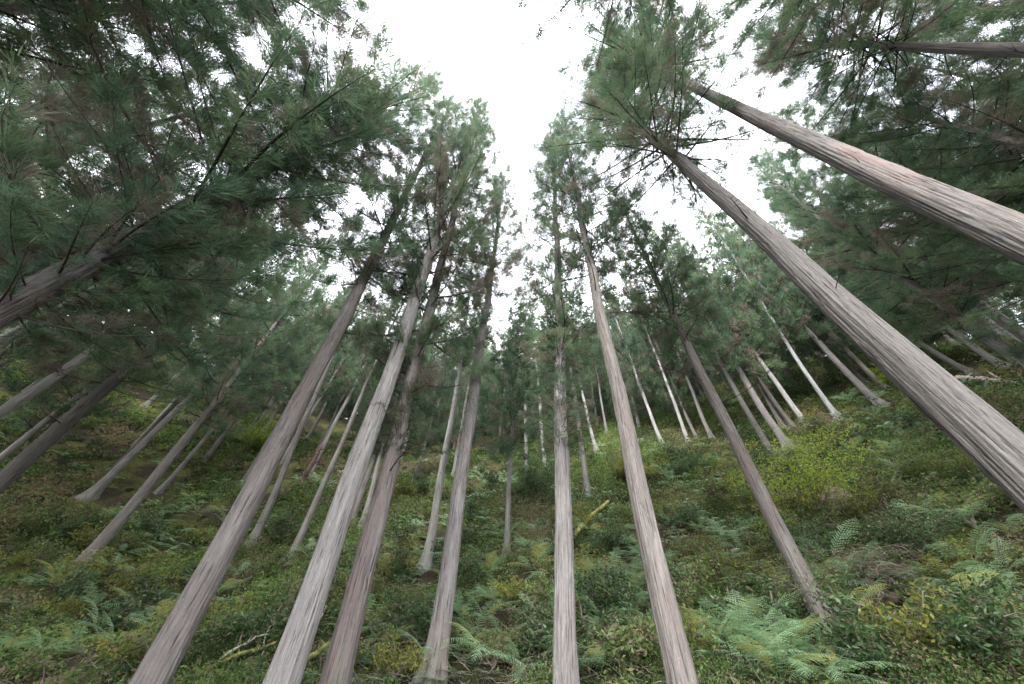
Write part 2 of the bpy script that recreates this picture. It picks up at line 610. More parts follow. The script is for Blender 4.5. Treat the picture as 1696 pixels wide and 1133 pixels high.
def dead_branch(rng, L):
    mb = MB()
    n = 6
    s = np.linspace(0, 1, n)
    el = rng.uniform(-.3, .3) + s * rng.uniform(-.7, 1.0)
    az = s * rng.uniform(-.6, .6)
    d = np.stack([np.cos(el) * np.cos(az), np.cos(el) * np.sin(az), np.sin(el)], -1)
    P = np.concatenate([[[-.05, 0, 0]], np.cumsum(d[:-1] * L / (n - 1), 0)])
    mb.tube(P, np.linspace(.016, .004, n), 5)
    for _ in range(int(3 + L * 3)):
        k = rng.uniform(.3, .95) * (n - 1)
        i0 = min(int(k), n - 2)
        p = P[i0] + (P[i0 + 1] - P[i0]) * (k - i0)
        v = unit(d[i0] + rng.normal(0, .7, 3)) * rng.uniform(.12, .4)
        mb.tube([p, p + v * .5 + [0, 0, .01], p + v], [.006, .004, .002], 3)
    return mb.mesh('dead_branch', [M_TWIG])


_r = np.random.default_rng(4)
DEAD = [dead_branch(_r, L) for L in (.5, .8, 1.2, 1.7, .35, 1.0)]


def cedar(x, y, lx, ly, H, ch, D, Rc, bark, label, group, level, seed, sweep=0., ndead=0, Hc=None):
    rng = np.random.default_rng(seed)
    z = float(height(x, y))
    t = empty('cedar_tree', (x, y, z), label, 'tree', group)
    fine = level == 'hero'
    me, prof = trunk_mesh(seed, H, D, (lx, ly), BARK[bark], 110 if fine else 18, fine, True, sweep)
    place('trunk', me, t)
    big = Rc > 3.3
    lib = BIG if big else NEAR if level in ('hero', 'near') else THIN if level == 'thin' else FAR
    cm = lib[seed % len(lib)]
    b = np.array([np.interp(ch, prof[0], prof[1]), np.interp(ch, prof[0], prof[2]), ch])
    o = place('crown', cm, t, b)
    hc = H + .3 - ch
    q = Vector((lx, ly, 1)).to_track_quat('Z', 'Y')
    o.rotation_mode = 'QUATERNION'
    o.rotation_quaternion = q @ Quaternion((0, 0, 1), rng.uniform(0, 6.28))
    base = {'hero': (13, 2.7), 'near': (13, 2.7), 'thin': (12, 2.0)}.get(level, (12, 2.5))
    base = (16, 4.4) if big else base
    o.scale = (Rc / base[1], Rc / base[1], hc / base[0])
    for (zz, rr_, hh) in LOWSPRAY.get(label, ()):        # skirt of low sprays on the stem
        bg = rr_ > 2.4
        e = place('crown', BIG[1] if bg else THIN[seed % 3], t, (float(np.interp(zz, prof[0], prof[1])), float(np.interp(zz, prof[0], prof[2])), zz))
        e.rotation_euler = (0, 0, rng.uniform(0, 6.28))
        e.scale = (rr_ / 4.4, rr_ / 4.4, hh / 16) if bg else (rr_ / 2.0, rr_ / 2.0, hh / 12)
    for k in range(ndead + (4 if fine else 0)):
        zz = ch - rng.uniform(.1, ch * (.35 if k < ndead else .7))
        c = place('dead_branch', DEAD[int(rng.integers(len(DEAD)))], t,
                  (float(np.interp(zz, prof[0], prof[1])), float(np.interp(zz, prof[0], prof[2])), zz))
        a = rng.uniform(0, 6.28)
        rad = float(np.interp(zz, prof[0], prof[3])) * .9
        c.location.x += rad * math.cos(a)
        c.location.y += rad * math.sin(a)
        c.rotation_euler = (0, 0, a)
        c.scale = (1.15,) * 3 if k < ndead else (.35, .5, .5)
    return t


LOWSPRAY = {}
# name, x, y, lean x, lean y, height, crown start, diameter, crown radius, bark, level, dead branches, label
TREES = [
    (5.45, 3.02, -0.0308, 0.0438, 34.0, 14.1, 0.50, 5.2, 'near_grey', 'hero', 2, 'large furrowed grey-brown cedar trunk at the right edge, rising past the yellow-green shrub'),
    (6.46, 1.67, -0.0061, 0.0193, 35.0, 24.2, 0.50, 6.0, 'near_pale', 'hero', 2, 'large pale cedar with pink peeled bark, upper of two thick trunks at the right edge'),
    (12.69, -0.76, -0.0029, 0.0564, 28.0, 18.2, 0.50, 4.6, 'dark', 'hero', 4, 'dark cedar whose trunk runs almost level across the top right corner behind needle sprays'),
    (2.79, 6.68, -0.0136, 0.0053, 35.0, 11.1, 0.38, 2.6, 'brown', 'hero', 3, 'tall straight cedar with scaly brown bark and thin crown, right of the central straight cedar'),
    (1.38, 7.94, 0.0114, -0.0021, 36.0, 8.5, 0.37, 2.7, 'grey', 'hero', 3, 'most upright cedar in the middle of the photo, ferns around its foot'),
    (-0.98, 10.21, -0.0297, -0.0037, 30.0, 12.7, 0.42, 2.4, 'grey', 'hero', 2, 'slim pale grey cedar with a swept foot beside the dark leafy shrub'),
    (-2.96, 7.67, -0.0439, -0.0198, 38.0, 10.9, 0.45, 4.2, 'pale', 'hero', 3, 'pale whitish grey cedar rising beside the mossy branches on the ground, bark streaked white'),
    (-2.33, 8.30, -0.0689, -0.0231, 34.0, 6.3, 0.42, 3.6, 'red', 'hero', 3, 'reddish brown cedar standing just right of the pale whitish one, foliage low on its trunk'),
    (-5.00, 7.98, -0.0498, -0.0359, 37.0, 10.6, 0.45, 3.4, 'brown', 'hero', 2, 'broad purplish grey cedar slanting up from the bottom left, leftmost of the large lower trunks'),
    (-11.23, 19.20, -0.0944, -0.0629, 24.0, 12.3, 0.33, 2.2, 'grey', 'mid', 2, 'thin grey cedar standing close behind the broad purplish one'),
    (-17.12, 24.69, -0.0415, -0.0294, 22.0, 5.3, 0.30, 2.2, 'grey', 'mid', 0, 'narrow brown cedar peeping out left of the purplish trunk beside the yellow shrub'),
    (-8.69, 18.04, -0.0036, -0.0017, 24.0, 9.6, 0.28, 2.0, 'pale', 'mid', 1, 'slim pale cedar with bare straight trunk between the purplish cedar and the whitish cedar'),
    (-15.01, 16.12, -0.0118, -0.0111, 28.0, 6.3, 0.40, 3.0, 'grey', 'near', 1, 'cedar with a dark red foot standing left of the bright fern patch'),
    (-20.70, 19.70, 0.0275, 0.0283, 26.0, 8.2, 0.36, 2.5, 'pale', 'mid', 1, 'pale cedar higher up the left slope, just left of the one with the red foot'),
    (-19.63, 22.01, 0.0364, 0.0319, 20.0, 5.5, 0.24, 2.2, 'grey', 'mid', 0, 'slight grey cedar behind the fern patch, below the yellow shrub'),
    (-13.33, 10.26, -0.0017, -0.0022, 27.0, 7.3, 0.42, 3.2, 'dark', 'near', 2, 'dark rough-barked cedar slanting out of the lower left edge'),
    (-19.37, 12.21, 0.0372, 0.0543, 28.0, 13.4, 0.40, 3.2, 'pale', 'near', 1, 'pale grey cedar crossing the left edge above the dark rough one'),
    (-23.37, 12.27, 0.0213, 0.0382, 30.0, 18.1, 0.40, 3.5, 'pale', 'near', 1, 'long light grey cedar on the left edge under the lowest near needle sprays'),
    (-7.57, 3.63, 0.0149, 0.0285, 31.0, 6.1, 0.45, 5.0, 'dark', 'hero', 5, 'huge shaded cedar on the left edge with deep furrows and low drooping green sprays'),
    (-26.86, 6.26, -0.0016, -0.0070, 32.0, 21.8, 0.40, 4.2, 'dark', 'near', 2, 'cedar in the upper left corner, its stem bare only for a short piece amid needles'),
    (-2.54, 16.26, -0.0601, -0.0114, 26.0, 10.6, 0.34, 2.6, 'white', 'mid', 1, 'straight pinkish pale cedar rising behind the fern slope left of the slim swept one'),
    (0.50, 14.75, -0.0196, 0.0006, 16.0, 4.1, 0.20, 2.4, 'grey', 'mid', 0, 'very thin short grey cedar above the central ferns, just left of the most upright cedar'),
    (-7.91, 21.26, 0.0011, 0.0004, 23.0, 4.0, 0.33, 2.0, 'grey', 'mid', 0, 'left one of two cedars half hidden between the whitish and reddish trunks'),
    (-7.03, 20.66, -0.0792, -0.0284, 21.0, 4.6, 0.24, 1.8, 'pale', 'mid', 0, 'thin whitish cedar close against the reddish trunk, right one of the hidden pair'),
    (-6.24, 26.01, 0.0130, 0.0031, 22.0, 3.0, 0.26, 2.0, 'grey', 'mid', 1, 'grey cedar behind twiggy dry growth, left of the straight pinkish pale one'),
    (-3.58, 27.07, -0.0429, -0.0058, 22.0, 2.5, 0.26, 2.0, 'pale', 'mid', 0, 'small far cedar seen between the pinkish pale trunk and the slim swept trunk'),
    (1.97, 25.16, -0.0600, 0.0035, 20.0, 8.5, 0.26, 2.0, 'pale', 'mid', 0, 'far whitish cedar with only a short bare piece showing left of the most upright cedar'),
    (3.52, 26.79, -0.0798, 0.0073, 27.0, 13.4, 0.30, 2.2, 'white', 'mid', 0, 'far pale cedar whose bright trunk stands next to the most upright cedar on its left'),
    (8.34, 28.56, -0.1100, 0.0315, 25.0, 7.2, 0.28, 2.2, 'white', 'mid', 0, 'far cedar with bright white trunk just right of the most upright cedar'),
    (5.04, 19.95, -0.0139, 0.0034, 24.0, 7.2, 0.30, 2.0, 'grey', 'mid', 0, 'spotted grey cedar behind the broad-leaved plant'),
    (10.65, 31.87, 0.0005, -0.0002, 20.0, 6.3, 0.24, 2.0, 'pale', 'mid', 0, 'little far cedar left of the scaly brown trunk, over the dark bushes'),
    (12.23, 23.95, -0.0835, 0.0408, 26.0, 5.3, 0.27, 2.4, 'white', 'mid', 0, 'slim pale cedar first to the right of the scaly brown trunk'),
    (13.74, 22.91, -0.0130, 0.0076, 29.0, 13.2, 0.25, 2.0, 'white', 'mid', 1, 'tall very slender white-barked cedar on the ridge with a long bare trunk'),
    (15.08, 22.06, -0.0276, 0.0186, 27.0, 4.3, 0.26, 2.4, 'pale', 'mid', 0, 'thin pale cedar on the ridge, right of the slender white one'),
    (14.61, 23.11, -0.0612, 0.0380, 25.0, 2.9, 0.22, 2.2, 'grey', 'mid', 0, 'thin greyer cedar squeezed between the slender white one and the next pale one'),
    (7.47, 9.44, -0.0313, 0.0233, 26.0, 9.4, 0.40, 3.3, 'red', 'hero', 4, 'brown cedar rising through the yellow-green shrub from beside the dark hollow'),
    (14.92, 17.30, -0.0252, 0.0214, 28.0, 5.9, 0.30, 2.6, 'dark', 'mid', 0, 'dark thin cedar behind the left end of the yellow-green shrub'),
    (15.90, 17.11, -0.0563, 0.0506, 30.0, 5.4, 0.38, 2.8, 'grey', 'mid', 0, 'stout lilac-grey cedar directly above the yellow-green shrub'),
    (18.05, 18.90, 0.0015, -0.0014, 27.0, 4.1, 0.26, 2.5, 'grey', 'mid', 0, 'thin grey cedar on the ridge, left one of the close pair'),
    (18.06, 18.31, -0.0395, 0.0384, 27.0, 3.3, 0.26, 2.5, 'dark', 'mid', 0, 'thin dark cedar on the ridge, right one of the close pair'),
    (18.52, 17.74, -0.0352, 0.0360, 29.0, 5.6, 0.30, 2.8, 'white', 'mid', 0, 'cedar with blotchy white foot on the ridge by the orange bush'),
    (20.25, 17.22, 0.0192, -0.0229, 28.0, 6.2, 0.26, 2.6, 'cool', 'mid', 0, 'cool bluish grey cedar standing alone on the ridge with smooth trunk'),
    (22.69, 16.48, -0.0380, 0.0509, 30.0, 5.7, 0.38, 3.0, 'grey', 'mid', 1, 'thick-footed cedar on the ridge, its base bare above orange litter, lichen spots on the bark'),
    (25.64, 18.43, -0.0002, 0.0003, 28.0, 2.5, 0.30, 2.8, 'brown', 'mid', 0, 'brownish cedar behind the thick-footed ridge cedar, left of two'),
    (25.04, 17.14, -0.0227, 0.0329, 28.0, 2.8, 0.32, 2.8, 'brown', 'mid', 0, 'brownish cedar behind the thick-footed ridge cedar, right of two'),
    (27.47, 13.14, -0.0054, 0.0113, 27.0, 3.3, 0.30, 3.0, 'grey', 'mid', 0, 'thin grey cedar on the upper right skyline above the fallen log'),
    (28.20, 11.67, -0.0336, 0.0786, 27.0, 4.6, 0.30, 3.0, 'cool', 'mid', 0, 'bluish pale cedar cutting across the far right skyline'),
    (28.03, 12.77, -0.0198, 0.0431, 27.0, 2.8, 0.30, 3.0, 'dark', 'mid', 0, 'dark cedar on the right skyline between the grey and the bluish ones'),
    (26.82, 14.11, -0.1100, 0.1100, 23.0, 2.5, 0.30, 2.4, 'dark', 'mid', 0, 'dark cedar close behind the big furrowed trunk on the right slope'),
]
LOWSPRAY[TREES[4][-1]] = ((4.7, 1.25, 2.6), (7.3, 1.5, 2.5))
LOWSPRAY[TREES[18][-1]] = ((5.2, 3.0, 10.), (12., 3.6, 9.))
LOWSPRAY[TREES[7][-1]] = ((4.6, 1.2, 2.2),)
for k, (x, y, lx, ly, H, ch, D, Rc, bark, level, nd, label) in enumerate(TREES):
    cedar(x, y, lx, ly, H, ch, D, Rc, bark, label, 'tall cedars on the hillside', level, 100 + k, .12 if level != 'hero' else .05, nd)

FILL = [(31.1, 29.4, 0), (52.5, 7.7, 0), (48.6, 10.2, 0), (-53.3, 26.8, 0), (-22, 26.2, 0), (11.3, 36.6, 0), (-42.1, 29.3, 0), (-45.5, 27.5, 0), (-37.1, 20.6, 0), (60.7, 22.8, 0), (22, 31, 0), (46.6, 3.4, 0), (-30.4, 50.8, 0), (-23.1, 16.8, 0), (0.9, 54.5, 0), (-45.5, 13.8, 0), (-63.2, 12.2, 0), (45.4, 21.6, 0), (60.8, 9, 0), (29.5, 22.7, 0), (49, 20.6, 0), (41.1, 9.2, 0), (26.9, 5.5, 0), (-18.3, 33.7, 0), (46.6, -0.9, 0), (36.1, 19.7, 0), (35.2, 25, 0), (-4.3, 64.3, 0), (24.6, 25.2, 0), (-18.5, 29.4, 0), (29.4, 0.2, 0), (-14.5, 32.7, 0), (32.1, 40.7, 0), (14, 42.1, 0), (29.2, 17.1, 0), (34.9, 45.9, 0), (64.1, 6.7, 0), (6, 36.4, 0), (0.3, 62, 0), (31.7, 34.4, 0), (16.5, 49.5, 0), (-7.5, 44.6, 0), (16.6, 28.2, 0), (-41.9, 10.6, 0), (-9.7, 32.6, 0), (-38.7, 16.8, 0), (40.2, 3.9, 0), (-9.3, 53.7, 0), (26.4, 47.3, 0), (-15.5, 39, 0), (-58.7, 7.3, 0), (41.2, 12.9, 0), (-18.5, 61.5, 0), (61.8, 14.7, 0), (-25.2, 32.6, 0), (-33.7, 39.9, 0), (-34.4, 55.5, 0), (-0.1, 41.9, 0), (-44.2, 23.1, 0), (-25.9, 43.9, 0), (32.6, 7.5, 0), (12.5, 57.5, 0), (22, 42.4, 0), (-42.5, 37.3, 0), (-51.2, 31.8, 0), (-51.2, 17.5, 0), (28.7, 44.4, 0), (64.6, -1.6, 0), (-39.4, 39.7, 0), (-15.2, 28.4, 0), (16.7, 35.1, 0), (-31.8, 18.6, 0), (-38.9, 30.6, 0), (0.9, 58.1, 0), (7.2, 56.1, 0), (-12, 48.2, 0), (-50.5, 6.2, 0), (-31, 14, 0), (26.5, 38.3, 0), (45.1, 6.9, 0), (-30, 7.9, 0), (38.5, 0.1, 0), (-59.4, 17.4, 0), (-25.9, 48, 0), (12.3, 48.9, 0), (30.8, 50.7, 0), (-25.7, 14.7, 0), (56.6, 7.2, 0), (-28.6, 31, 0), (-44.8, 19.6, 0), (-30, 22.5, 0), (-4.3, 47.7, 0), (51.3, 34.9, 0), (33, 11.3, 0), (58.2, 28.7, 0), (23.8, 51.2, 0), (42.8, 17.5, 0), (6.6, 45.6, 0), (-35.3, 50.3, 0), (41.6, 20.8, 0), (19.9, 45.4, 0), (-39.2, 44.6, 0), (-29.9, 3.9, 0), (11, 45.3, 0), (-14.7, 45.9, 0), (52, 18.5, 0), (5.2, 31.4, 0), (-49.2, 40.7, 0), (20.5, 35.7, 0), (42.7, 25, 0), (-11.5, 36.5, 0), (35.5, 3, 0), (34.7, 37.2, 0), (-17.5, 48.2, 0), (-35.3, 10.3, 0), (-0.4, 32.8, 0), (53.5, 12.5, 0), (48.4, 15, 0), (-46.6, 46.2, 0), (56.4, 18.7, 0), (-13.3, 41.9, 0), (-57.7, 21.5, 0), (-30.1, 39.6, 0), (-6.5, 57.7, 0), (-46.9, 36.4, 0), (-56.1, 13.9, 0), (40.2, 43.3, 0), (-49.5, 26.3, 0), (6.2, 50.4, 0), (-35.2, 27, 0), (-21.2, 46.9, 0), (18, 53.1, 0), (-54.9, 17.7, 0), (-35.3, 13.9, 0), (-23.2, 22, 0), (-26.8, 54.5, 0), (3, 39.9, 0), (39.1, 16.8, 0), (-56.2, 31.6, 0), (-18.4, 42, 0), (-35.3, 4.4, 0), (41.4, 32.7, 0), (0.4, 37.8, 0), (19.7, 26.3, 0), (-3.8, 33.4, 0), (28.3, 31.4, 0), (60.3, 18.2, 0), (-33.1, 32.9, 0), (35.6, 29.6, 0), (-18.3, 52.7, 0), (0.3, 50.7, 0), (-3.9, 53.4, 0), (-40.4, 21.9, 0), (-27.4, 18, 0), (-9, 41.4, 0), (50.9, 24.8, 0), (-13.7, 60.1, 0), (13.3, 29.7, 0), (54.2, 27.7, 0), (40.7, 37.9, 0), (33.2, 16.5, 0), (-29.2, 58.6, 0), (38, 11.2, 0), (-21.9, 30, 0), (-25.7, 24.4, 0), (37.2, 32.9, 0), (57.5, 11, 0), (-0.3, 46.1, 0), (44.4, 11.5, 0), (-27.1, 35.6, 0), (56.6, 0.6, 0), (9.4, 53, 0), (21, 56.1, 0), (-50.1, 22.1, 0), (-54.9, 8, 0), (65.1, 2.4, 0), (-5.6, 38, 0), (13.7, 53.3, 0), (-39.6, 26.4, 0), (-21.2, 35.9, 0), (60.3, 5.3, 0), (32.9, -0.2, 0), (52.2, -0.7, 0), (9.5, 60.4, 0), (17.8, 39.4, 0), (47.3, 34.9, 0), (-42.6, 46.1, 0), (-39.6, 5.1, 0), (-22.3, 52.9, 0), (-32, 28.3, 0), (53.6, 3.9, 0), (38, 40.3, 0), (-58.5, 28.3, 0), (-14.6, 52.9, 0), (-26.1, 27.8, 0), (33.1, 21.6, 0), (22.5, 20.4, 0), (-29.1, 45.6, 0), (46.5, 25.5, 0), (-61.5, 23.3, 0), (-48.7, 11.8, 0), (38.3, 27, 0), (-25.4, 58.5, 0), (-4.4, 41.5, 0), (-34.9, 45.2, 0), (-22.2, 60.5, 0), (-8.2, 50.1, 0), (44.1, 39.2, 0), (-40.5, 50.1, 0), (-51.1, 35.6, 0), (47.1, 31.2, 0), (-6.7, 61.4, 0), (25.9, 34, 0), (-53.4, 38.8, 0), (31.7, 3.2, 0), (-37.7, 51.7, 0), (-10.2, 66.4, 0), (1.7, 66, 0), (-3.3, 51.7, 0), (-17, 67.7, 0), (24.7, 48.5, 0), (-30, 60.2, 0), (31.5, 38.4, 0), (-10.4, 72.4, 0), (4.8, 64.3, 0), (-38.5, 64.7, 0), (-42.4, 65.4, 0), (-1.5, 63.8, 0), (-43.8, 50.5, 0), (-27.3, 51, 0), (-35.1, 60.5, 0), (13.6, 44.1, 0), (-44.8, 58.1, 0), (-3.3, 58.4, 0), (-31.8, 47.4, 0), (-9.5, 57.4, 0), (-19.2, 57, 0), (14.4, 49.2, 0), (36.1, 48.5, 0), (13.4, 64.4, 0), (-36.7, 64, 0), (5.2, 59.8, 0), (6.7, 54, 0), (3.3, 59.8, 0), (16.2, 44.1, 0), (-11.8, 57.6, 0), (18.3, 50.2, 0), (28.7, 42.5, 0), (1.9, 68, 0), (23.1, 36.3, 0), (30.1, 47.9, 0), (-13.4, 72.4, 0), (15.2, 46.2, 0), (-15, 66.1, 0), (-23.1, 62.8, 0), (-38.9, 57.9, 0), (-42.8, 61.3, 0), (-29, 66.8, 0), (-5.6, 56, 0), (-2.1, 70.4, 0), (-22.8, 70.3, 0), (-44.1, 55, 0), (-7.4, 69.1, 0), (-46.9, 59.2, 0), (29.8, 33.1, 0), (-12.8, 0.8, 1), (-16.5, 4.6, 1), (-15.5, -3.2, 1), (-10.8, -5.5, 1), (-21, 1, 1), (-20, 8, 1), (18.5, -1.5, 2), (19.5, 4, 2), (26, 6.5, 2), (14.5, -5.2, 2), (29, 3, 2), (-24, 5.5, 1), (-6.8, -6.5, 1), (-12.5, -1.5, 1), (-8.5, -0.4, 1), (-9.5, -3.5, 1), (8.6, -2.4, 2), (2.6, -1.35, 2), (15, 2.2, 2), (18, 7.8, 2), (19, 1.5, 2), (17, 4.5, 2), (22.5, 9.2, 2), (15.5, -2.2, 2)]
FILL_LABEL = ['slender cedar of the dense stand further up the hillside', 'near cedar crown hanging over the left side, trunk hidden by needles', 'cedar crown spreading over the upper right, trunk hidden by needles']
FILL_GROUP = ['cedars of the stand further up the slope', 'cedars overhanging the left side', 'cedars overhanging the upper right']
FT = []
for s, bk in enumerate(('grey', 'pale', 'dark', 'brown')):
    FT.append(trunk_mesh(700 + s, 22, .32, (0, 0), BARK[bk], 12)[0])
rf = random.Random(8)
for k, (x, y, lab) in enumerate(FILL):
    t = empty('cedar_tree', (x, y, float(height(x, y))), FILL_LABEL[lab], 'tree', FILL_GROUP[lab])
    s = rf.uniform(.85, 1.18) * (1.2 if lab else 1)
    tr = place('trunk', FT[k % 4], t)
    tr.scale = (s, s, s)
    up = y + .35 * x
    ch = (rf.uniform(3.5, 7.5) if up < 24 else rf.uniform(1.5, 4.5) if up < 34 else rf.uniform(-.4, 1.5)) * s if lab == 0 else (rf.uniform(5, 9) if abs(x) > 10 else 16. if x > 0 else 10.)
    o = place('crown', FAR[k % 5] if lab == 0 else BIG[k % 3], t, (0, 0, ch))
    o.rotation_euler = (0, 0, rf.uniform(0, 6.28))
    rr = rf.uniform(.9, 1.25) * (1.55 if up > 40 else 1)
    o.scale = (rr, rr, (22.3 * s - ch) / (12 if lab == 0 else 16))
    t.rotation_euler = (rf.uniform(-.03, .03), rf.uniform(-.03, .03), 0)


# ---------------------------------------------------------------- ferns
def fern_mesh(seed, fronds=8, L=.75, pairs=17, detail=5):
    rng = np.random.default_rng(seed)
    mb = MB()
    for f in range(fronds):
        az = f * 6.283 / fronds + rng.uniform(-.4, .4)
        Lf = L * rng.uniform(.7, 1.15)
        tw = rng.uniform(-.5, .5)
        s = np.linspace(0, 1, pairs + 4)
        el = rng.uniform(.35, 1.05) - s * rng.uniform(.6, 1.3)
        d = np.stack([np.cos(el) * np.cos(az + tw * s), np.cos(el) * np.sin(az + tw * s), np.sin(el)], -1)
        P = np.cumsum(d * Lf / len(s), 0)
        mb.tube(P, np.linspace(.005, .0015, len(s)), 3, .2)
        side = unit(np.cross(d, np.array([0, 0, 1.])))
        up = unit(np.cross(side, d))
        tone = rng.uniform(.2, .8) if rng.uniform() > .1 else 1.
        for k in range(3, len(s)):
            w = (k - 3) / (pairs)
            pl = Lf * .185 * math.sin(math.pi * min(1, .22 + w * .78)) ** .8 + .012
            pl0 = pl
            for sg in (-1, 1):
                if rng.uniform() < .07:
                    continue
                pl = pl0 * rng.uniform(.72, 1.12)
                dv = unit(side[k] * sg + d[k] * rng.uniform(.5, .85) - up[k] * rng.uniform(.05, .35))
                uu = np.linspace(0, 1, detail + 1)[:-1] + .5 / detail
                c = P[k] + dv * pl * uu[:, None] - up[k] * pl * .18 * (uu ** 2)[:, None]
                wl = (.11 * pl * (1 - uu) ** .6 + .003)[:, None]
                sp = pl / detail * .46
                nrm = d[k]
                for s2 in (-1, 1):
                    tip = c + nrm * s2 * wl + dv * sp * .7
                    mb.tris(np.stack([c - dv * sp, c + dv * sp, tip], 1), np.clip(tone + rng.uniform(-.1, .1), 0, 1))
                mb.tris(np.array([[P[k] - d[k] * .003, P[k] + d[k] * .003, P[k] + dv * pl * 1.02 - up[k] * pl * .18]]), tone)
    return mb.mesh('fern', [M_FERN])


FERN = [fern_mesh(200 + s, 6 + s % 3, 1.08) for s in range(6)]
FERNS = [
    (0.8, 11.3, 2.5, 27, 1, 'pale green fern in the big patch left of the most upright cedar', 'ferns left of the most upright cedar'),
    (0.3, 13.3, 2.0, 15, 0.9, 'fern on the slope between the slim swept cedar and the central ferns', 'ferns above the central patch'),
    (3.0, 10.9, 1.6, 15, 0.95, 'fern between the most upright cedar and the scaly brown cedar', 'ferns between the two central trunks'),
    (3.7, 13.3, 2.1, 10, 0.9, 'fern growing just below the mossy yellow log', 'ferns below the mossy log'),
    (1.3, 15.5, 2.3, 9, 0.85, 'fern around the foot of the very thin short cedar', 'ferns at the thin cedar'),
    (2.3, 8.9, 0.8, 2, 1.25, 'large dark-toned fern at the bottom edge beside the upright cedar', 'large ferns at the bottom edge'),
    (-15.2, 18.5, 2.3, 19, 0.95, 'bright fern in the patch right of the cedar with the red foot', 'ferns by the red-footed cedar'),
    (-10.6, 14.3, 1.6, 6, 1, 'fern with long level fronds left of the broad purplish cedar', 'ferns left of the purplish cedar'),
    (-10.3, 11.9, 1.7, 9, 1, 'bluish fern in the shaded bottom left corner', 'ferns in the bottom left corner'),
    (-8.6, 15.5, 2.0, 6, 0.85, 'fern between the purplish cedar and the whitish cedar', 'ferns between purplish and whitish cedar'),
    (-2.4, 12.0, 1.4, 9, 1, 'fern at the foot of the reddish brown cedar', 'ferns at the reddish cedar'),
    (-6.5, 17.7, 2.0, 9, 0.9, 'fern behind the whitish cedar trunk', 'ferns behind the whitish cedar'),
    (5.7, 9.2, 1.5, 22, 1.15, 'fern along the bottom edge below the brown cedar and hollow', 'ferns below the hollow'),
    (9.0, 9.8, 1.3, 18, 1.2, 'fern along the bottom edge right of the hollow', 'ferns right of the hollow'),
    (10.4, 8.8, 1.2, 16, 1.3, 'broad pale fern in the bottom right corner', 'ferns in the bottom right corner'),
    (13.9, 10.4, 2.3, 10, 0.95, 'fern on the bank right of the yellow-green shrub', 'ferns on the right bank'),
    (7.6, 12.8, 2.1, 7, 0.85, 'fern between the scaly brown cedar and the brown cedar', 'ferns right of the scaly cedar'),
    (20.1, 15.6, 2.9, 10, 0.95, 'fern on the ridge below the thick-footed cedar', 'ferns on the ridge'),
    (-2.7, 24.1, 2.9, 12, 0.9, 'fern on the upper slope behind the slim swept cedar', 'ferns on the upper slope'),
    (10.3, 19.1, 2.9, 7, 0.9, 'fern on the upper slope right of the scaly brown cedar', 'ferns on the upper right slope'),
    (-7.2, 12.1, 1.3, 5, 0.8, 'fern just right of the foot of the purplish cedar', 'ferns right of the purplish cedar foot'),
    (7.9, 10.4, 1.2, 4, 0.8, 'fern between the brown cedar and the dark hollow', 'ferns by the hollow'),
    (-13.8, 15.4, 1.8, 8, 0.85, 'fern left of the cedar with the red foot, on mossy ground', 'ferns on the left moss'),
    (-17.5, 22.5, 2.2, 8, 0.8, 'fern behind the bright patch, near the slight grey cedar', 'ferns behind the bright patch'),
    (12.9, 9.4, 1.6, 9, 0.9, 'fern under the big furrowed trunk near the right edge', 'ferns under the furrowed trunk'),
    (17.5, 12.9, 2.2, 9, 0.9, 'fern high on the right bank below the ridge', 'ferns below the ridge'),
    (4.9, 12.4, 1.4, 7, 0.85, 'fern right beside the scaly brown cedar', 'ferns beside the scaly cedar'),
    (2.8, 22.2, 2.0, 6, 0.9, 'fern by the dense dark bush on the upper slope', 'ferns by the dark bush'),
    (-2.0, 16.8, 1.5, 7, 0.85, 'fern by the foot of the straight pinkish pale cedar', 'ferns by the pinkish cedar'),
]
rr = random.Random(21)
nf = 0
FPOS = []
for (cx, cy, rad, n, size, label, grp) in FERNS:
    for _ in range(n):
        a, q = rr.uniform(0, 6.283), rad * math.sqrt(rr.uniform(0, 1))
        x, y = cx + q * math.cos(a), cy + q * math.sin(a) * .8
        o = place('fern', FERN[nf % 6], None, (x, y, float(height(x, y)) + .08 + rr.uniform(0, .25)))
        s = size * rr.uniform(.7, 1.2)
        o.scale = (s, s, s)
        o.rotation_euler = (rr.uniform(.0, .35), rr.uniform(-.2, .2), rr.uniform(0, 6.28))
        tag(o, label, 'fern', grp)
        FPOS.append((x, y, s))
        nf += 1
print('FERNS', nf)

# far and scattered ferns beyond the individually modelled ones: one mass
rng = np.random.default_rng(77)
mb = MB()
K = 1100
hd = 9 * (36 / 9) ** rng.uniform(0, 1, K)
az = rng.uniform(-1.1, 1.15, K)
fx, fy = hd * np.sin(az), hd * np.cos(az)
keep = (vnoise(fx * .3, fy * .3, 0, 15) > -.1) & (fy + .35 * fx > 8)
fx, fy = fx[keep], fy[keep]
fz = height(fx, fy)
for x, y, z in zip(fx, fy, fz):
    nfr = 7
    L = rng.uniform(.35, .7)
    a = np.arange(nfr) * .9 + rng.uniform(0, 6.28)
    for aa in a:
        e = rng.uniform(.5, .8)
        s = np.linspace(.12, 1, 12)
        rise = e * s - 1.0 * s * s * .62
        p = np.stack([x + L * s * math.cos(aa), y + L * s * math.sin(aa), z + .08 + L * rise], -1)
        wd = L * .26 * np.sin(np.pi * np.clip(.15 + s * .85, 0, 1))[:, None]
        sd = np.array([-math.sin(aa), math.cos(aa), -.12])
        fwd = np.array([math.cos(aa), math.sin(aa), 0])
        for sg in (-1, 1):
            tip = p + np.array([sd[0] * sg, sd[1] * sg, sd[2]]) * wd + fwd * L * .05
            mb.tris(np.stack([p - fwd * L * .028, p + fwd * L * .028, tip], 1), np.clip(rng.uniform(.1, .8), 0, 1))
